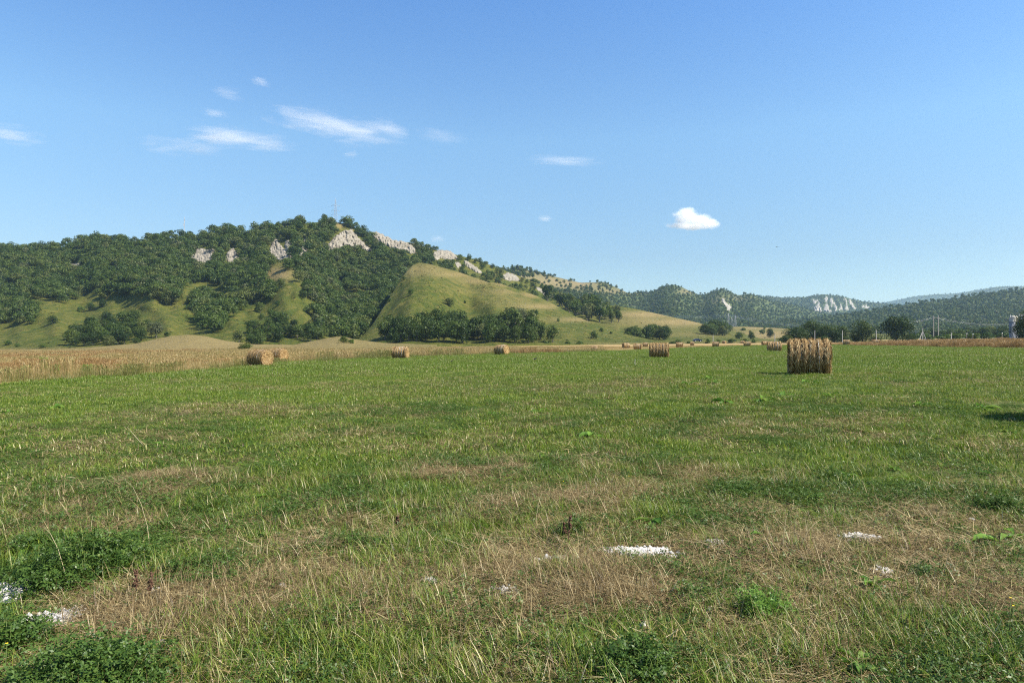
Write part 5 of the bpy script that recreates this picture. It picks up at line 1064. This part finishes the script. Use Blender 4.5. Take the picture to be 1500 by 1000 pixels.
# birds
def bird(x, y, z, s, label, flying=False):
    mb = MB()
    if flying:
        e = empty("bird", (x, y, z), .5); tag(e, label, 'bird'); mb.tube([(0, -.22*s, 0), (0, -.1*s, .01), (0, .1*s, 0), (0, .26*s, 0)], [.01*s, .05*s, .05*s, .01*s], 7); mb.build("body", M_feather, e, True)
        for q in (-1, 1):
            V = [(q*.03*s, .08*s, .02*s), (q*.03*s, -.07*s, .02*s), (q*.35*s, -.08*s, .10*s), (q*.62*s, -.05*s, .05*s), (q*.38*s, .05*s, .10*s)]; V += [(a, b, c-.015*s) for a, b, c in V]
            me = bpy.data.meshes.new("wing"); me.from_pydata(V, [], [[0, 1, 2, 3, 4], [9, 8, 7, 6, 5]]+[[i, (i+1) % 5, 5+(i+1) % 5, 5+i] for i in range(5)]); me.materials.append(M_feather); obj("wing", me, e)
        return
    e = empty("bird", (x, y, z), .3); tag(e, label, 'bird')
    mb.tube([(-.26*s, 0, .16*s), (-.12*s, 0, .19*s), (.02*s, 0, .22*s), (.12*s, 0, .27*s), (.17*s, 0, .34*s), (.22*s, 0, .36*s), (.30*s, 0, .345*s)], [.015*s, .05*s, .075*s, .06*s, .042*s, .038*s, .006*s], 9); mb.build("body", M_feather, e, True)
    for q in (-1, 1): mb = MB(); mb.tube([(0, q*.03*s, .17*s), (.02*s, q*.03*s, 0)], .008*s, 4); mb.build("leg", M_feather, e)
for (a, b, s, l) in [(783.5, 528, .62, "black rook standing in the green grass right of centre"), (661, 531, .5, "black bird in the green grass left of the single far bale")]:
    X0, Y0, z = pix_ground(a, b+1); bird(X0, Y0, z+.05, s, l)
xb, yb, zb = pp(1138, 362, 260); bird(xb, yb, zb, 1.3, "small dark bird flying in the clear sky at right", True)

# ------------------------------------------------------------------ clouds
def cloud(px_, py_, wpx, hpx, d, label, lobes=None, dens=.02, stretch=(1, 1), noise=2.2, seed=0, thresh=.5, depth=.6, tilt=0, soft=.35):
    a = wpx/2*d/1000; b = hpx/2*d/1000; X, Y, Z = pp(px_, py_, d)
    nr, nc = 14, 24; vv = []
    for i in range(nr):
        for c in range(nc):
            ph = math.pi*i/(nr-1); al = 6.283*c/nc; vv.append((math.sin(ph)*math.cos(al), math.sin(ph)*math.sin(al), math.cos(ph)))
    m, t, o = nt("cloud_vapour"); n = N(t); p = n.objpos()
    off = n.new("ShaderNodeVectorMath", operation='ADD'); n.put(off.inputs[0], p); off.inputs[1].default_value = (seed*3.7, seed*1.3, seed*2.1)
    ns = n.noise(n.scalev(off.outputs[0], (stretch[0]*(1 if lobes and dens > .02 else .55), 1, stretch[1])), noise, 7, .66, .5)
    def ball(c, r):
        s = n.new("ShaderNodeVectorMath", operation='SUBTRACT'); n.put(s.inputs[0], p); s.inputs[1].default_value = c
        s2 = n.scalev(s.outputs[0], (1/r[0], 1/r[1], 1/r[2])); l = n.new("ShaderNodeVectorMath", operation='LENGTH'); n.put(l.inputs[0], s2); return n.math('SUBTRACT', 1, l.outputs["Value"])
    lob = lobes or [((0, 0, 0), (.95, .95, .95))]; f = ball(*lob[0])
    for q in lob[1:]: f = n.math('MAXIMUM', f, ball(*q))
    v = n.math('ADD', f, n.math('MULTIPLY', n.math('SUBTRACT', ns, thresh), 1.9 if dens > .02 else 3.2))
    v = n.mapr(v, 0.0, soft, 0, dens)
    pv = n.new("ShaderNodeVolumePrincipled"); pv.inputs["Color"].default_value = (1, 1, 1, 1); n.put(pv.inputs["Density"], v); pv.inputs["Anisotropy"].default_value = .2
    t.links.new(pv.outputs[0], o.inputs["Volume"])
    ob = obj("cloud", mesh_np("cloud", vv, grid_faces(nr, nc, True)[:, ::-1], m, True), None, (X, Y, Z)); ob.scale = (a, a*depth, b); ob.rotation_euler = (0, tilt, 0)
    tag(ob, label, 'cloud', kind='thing'); return ob
cloud(1016, 321, 92, 44, 4200, "small bright white cumulus cloud right of centre",
      [((-.25, 0, .15), (.42, .5, .75)), ((.15, 0, -.15), (.5, .5, .55)), ((.5, 0, -.3), (.38, .4, .4)), ((-.05, 0, -.45), (.9, .5, .30))], .03, noise=2.6, seed=1, thresh=.53, soft=.55)
cloud(490, 186, 240, 64, 4500, "largest thin white cloud left of the picture centre", [((-.25, 0, .15), (.6, .8, .55)), ((.2, 0, -.1), (.7, .8, .5)), ((.65, 0, .25), (.35, .6, .5))], .0030, (1.6, 1.5), 2.2, 2, .57, .5, .13, .6)
cloud(322, 206, 260, 54, 4500, "flat white cloud streak left of the largest thin cloud", [((-.45, 0, -.4), (.55, .7, .35)), ((.05, 0, .2), (.45, .7, .6)), ((.5, 0, -.1), (.45, .7, .35))], .0030, (1.6, 1.5), 2.2, 3, .57, .5, 0, .6)
cloud(645, 200, 110, 44, 4500, "faint veil of cloud right of the largest thin cloud", [((0, 0, 0), (.9, .8, .6))], .0016, (1., 1.5), 1.9, 4, .58, .5, .12, .7)
cloud(828, 236, 130, 20, 4500, "thin flat cloud streak near the centre of the sky", None, .0028, (1., 1.3), 1.8, 5, .57, .4, .02, .7)
cloud(16, 197, 110, 34, 4500, "small torn cloud at the left edge of the sky", None, .0032, (1., 1.5), 1.9, 6, .57, .5, .12, .7)
cloud(382, 120, 34, 16, 4500, "tiny cloud fragment above the thin clouds, highest one", None, .007, (1, 1.4), 1.8, 7, .55, .5, .3, .7)
cloud(335, 137, 60, 24, 4500, "tiny faint cloud wisp left of the highest fragment", None, .0028, (1, 1.6), 1.9, 8, .57, .5, .2, .7)
cloud(314, 166, 46, 14, 4500, "tiny cloud shred above the flat streak", None, .006, (1, 1.4), 1.8, 9, .56, .5, .1, .7)
cloud(514, 226, 28, 14, 4500, "tiny cloud puff below the largest thin cloud", None, .009, (1, 1.2), 2., 10, .57, .5, 0, .7)
cloud(798, 320, 26, 12, 4500, "tiny white puff low in the sky left of the cumulus", None, .012, (1, 1.2), 1.9, 11, .55, .5, 0, .7)
cloud(640, 350, 30, 12, 4500, "faint low puff above the descending ridge", None, .006, (1, 1.2), 1.9, 12, .55, .5, 0, .7)

# ------------------------------------------------------------------ haze
HZ = 345.; mb = MB(); mb.box((0, 3500, (HZ-25)/2), (15000, 8600, HZ+25))
m, t, o = nt("haze_air"); pv = t.nodes.new("ShaderNodeVolumePrincipled"); pv.inputs["Color"].default_value = (.52, .76, 1., 1); pv.inputs["Density"].default_value = 7.5e-5; pv.inputs["Anisotropy"].default_value = .3
t.links.new(pv.outputs[0], o.inputs["Volume"])
tag(mb.build("haze", m), "thin blue summer haze filling the valley", kind='stuff')
print("trees", N_TREES[0])
